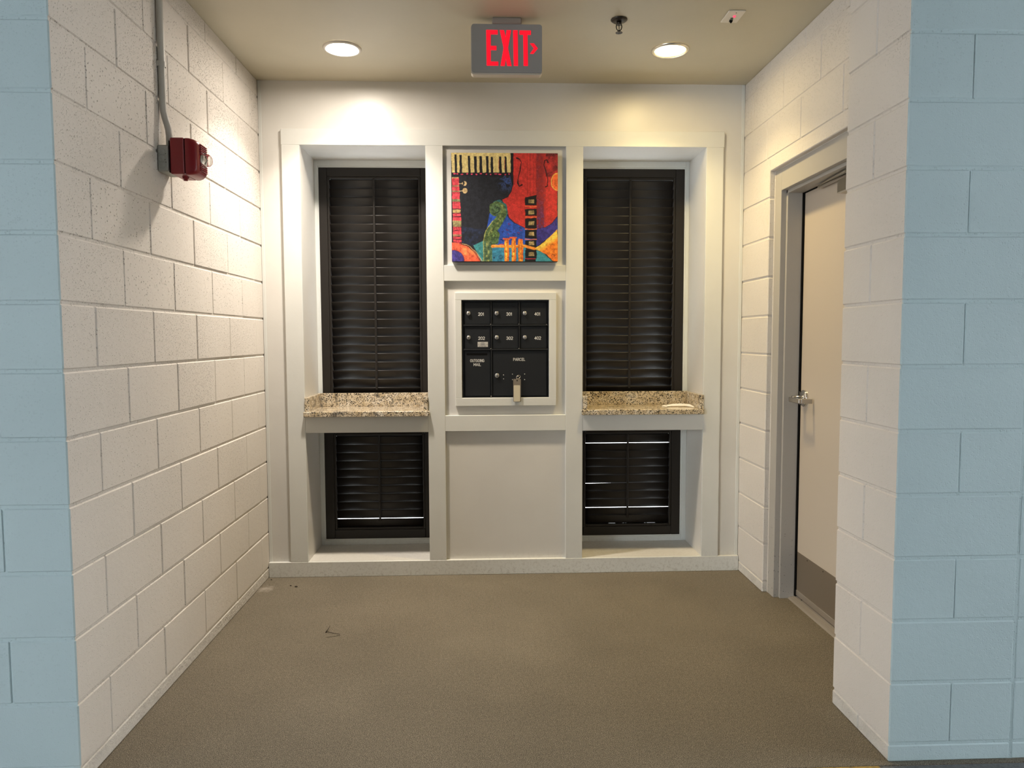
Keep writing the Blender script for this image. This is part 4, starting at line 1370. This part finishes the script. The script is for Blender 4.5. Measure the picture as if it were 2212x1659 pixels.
jamb(1, 1.560, 1.4835)
jamb(-1, 0.459, 0.5355)
DF.box(XF + 0.0003, 2.785, 0.5355, 1.4835, 2.1125, DZ - 0.002, 0.0015)
DF.box(2.7845, 2.862, 0.5355, 1.4835, 2.097, DZ - 0.002, 0.0015)
DF.box(2.862, 2.918, 0.459, 1.560, 2.1125, DZ - 0.002, 0.0)
dfo = DF.build('door_frame', M['door_frame'], dr)
MB().box(XF - 0.002, XF + 0.02, 1.559, 1.5657, 0, DZ - 0.001, 0.0015).box(XF + 0.001, XF + 0.02, 0.455, 1.566, DZ - 0.003, DZ + 0.0002).build('caulk', M['cream_mortar'], dr)
gk = MB()
gk.box(2.8625, 2.888, 1.459, 1.4832, 0.015, 2.112)
gk.box(2.8625, 2.888, 0.5358, 0.556, 0.015, 2.112)
gk.box(2.8625, 2.888, 0.5358, 1.4832, 2.0935, 2.112)
gk.build('gasket', M['black'], dr)
leaf = MB().box(2.871, 2.915, 0.553, 1.4605, 0.022, 2.0945, 0.0012).build('door_leaf', M['door'], dr)
kp = boxobj('kick_plate', M['kick'], leaf, 2.8695, 2.8712, 0.570, 1.4565, 0.050, 0.252, 0.0004)
kp['label'] = 'brown metal kick plate'
for yy in (0.62, 0.80, 0.99, 1.17, 1.34):
    MB().cyl((2.8688, yy, 0.240), 0.003, 0.001, 'X', 10).build('screw', M['black'], leaf)
boxobj('door_sweep', M['alu'], leaf, 2.8675, 2.8714, 0.556, 1.4595, 0.020, 0.048, 0.001)
th = MB()
prof = [(2.828, 0.0), (2.834, 0.006)]
x = 2.834
hz = 0.006
for i in range(7):
    prof += [(x + 0.004, hz + 0.0012), (x + 0.0055, hz + 0.0032), (x + 0.0075, hz + 0.0032), (x + 0.009, hz + 0.0012)]
    x += 0.0105
    hz = min(hz + 0.0015, 0.012)
prof += [(2.918, 0.014), (2.918, 0.0)]
vs = [(a, 0.5365, b) for a, b in prof] + [(a, 1.4825, b) for a, b in prof]
n_ = len(prof)
th.add(vs, [(i, i + 1, n_ + i + 1, n_ + i) for i in range(n_ - 1)] + [tuple(reversed(range(n_))), tuple(range(n_, 2 * n_))])
tho = th.build('threshold', M['alu'], dr)
for yy in (0.72, 1.03, 1.40):
    MB().cyl((2.872, yy, 0.0142), 0.004, 0.0012, 'Z', 10).build('screw', M['black'], tho)
# lever set
hz = 1.058
hd = MB()
hd.lathe((2.871, 1.413, hz), [(0.042, 0.0), (0.042, -0.009), (0.040, -0.012), (0.020, -0.0135), (0.017, -0.016), (0.0145, -0.020), (0.0145, -0.066), (0.0002, -0.066)], 'X', 36)
hdo = hd.build('rose', M['chrome'], leaf)
lv = MB()
lv.box(2.793, 2.8075, 1.308, 1.430, hz - 0.018, hz + 0.006, 0.003)
lv.box(2.8065, 2.862, 1.308, 1.3225, hz - 0.018, hz + 0.006, 0.002)
lv.build('lever', M['satin'], leaf)
boxobj('latch_plate', M['satin'], dr, 2.8628, 2.8646, 1.4585, 1.4612, 1.02, 1.09)
# closer
cl = MB()
cl.box(2.816, 2.8705, 0.66, 1.02, 2.005, 2.066, 0.004)
cl.build('closer_body', M['satin'], leaf)


def bar(mb, a, b, w, t):
    a, b = Vector(a), Vector(b)
    d = (b - a).normalized()
    s = d.cross(Vector((0, 0, 1))).normalized()
    u = s.cross(d)
    vs = [p + s * sx_ * w / 2 + u * sz_ * t / 2 for p in (a, b) for sx_, sz_ in ((-1, -1), (1, -1), (1, 1), (-1, 1))]
    mb.add(vs, [(3, 2, 1, 0), (4, 5, 6, 7), (0, 1, 5, 4), (1, 2, 6, 5), (2, 3, 7, 6), (3, 0, 4, 7)])


c1 = MB()
bar(c1, (2.846, 1.250, 2.080), (2.846, 0.90, 2.080), 0.022, 0.006)
c1.build('closer_arm', M['satin'], leaf)
c2_ = MB()
bar(c2_, (2.846, 1.252, 2.087), (2.805, 0.80, 2.088), 0.018, 0.006)
c2_.cyl((2.846, 1.250, 2.0765), 0.008, 0.015, 'Z', 12)
c2_.build('closer_arm', M['chrome'], leaf)

# ------------------------------------------------------------------ bits on the floor
tw = MB()
tw.tube([(0.498, 1.128, 0.004), (0.504, 1.150, 0.009), (0.508, 1.176, 0.016)], [0.0022, 0.0020, 0.0008], 7)
tw.tube([(0.500, 1.138, 0.003), (0.535, 1.120, 0.003), (0.566, 1.108, 0.002), (0.570, 1.096, 0.0015), (0.552, 1.090, 0.001), (0.508, 1.077, 0.001)], [0.0012, 0.0010, 0.0009, 0.0008, 0.0007, 0.0005], 6)
tw.build('twig', M['twig'], None, None, 'thin dark bent twig lying on the floor', 'twig')


def crumb(x, y, r, label):
    mb = MB()
    r_ = random.Random(int(x * 1000))
    vs = []
    for ring_z, ring_r in ((0.0, 0.8), (0.45, 1.0), (0.9, 0.55)):
        for i in range(7):
            a = 2 * math.pi * i / 7
            k_ = ring_r * r * r_.uniform(0.75, 1.2)
            vs.append((x + 1.3 * k_ * math.cos(a), y + k_ * math.sin(a), 0.0005 + ring_z * r))
    fs = [(j * 7 + i, j * 7 + (i + 1) % 7, (j + 1) * 7 + (i + 1) % 7, (j + 1) * 7 + i) for j in (0, 1) for i in range(7)]
    fs.append(tuple(14 + i for i in range(7)))
    mb.add(vs, fs)
    mb.build('debris_crumb', M['twig'], None, None, label, 'debris', 'dark crumbs on the floor')


crumb(0.197, 1.763, 0.0062, 'largest dark crumb on the floor near the back baseboard')
crumb(0.162, 1.785, 0.0042, 'smaller dark crumb on the floor beside the largest one')
crumb(0.026, 1.888, 0.0036, 'tiny dark crumb in the floor corner by the left wall')
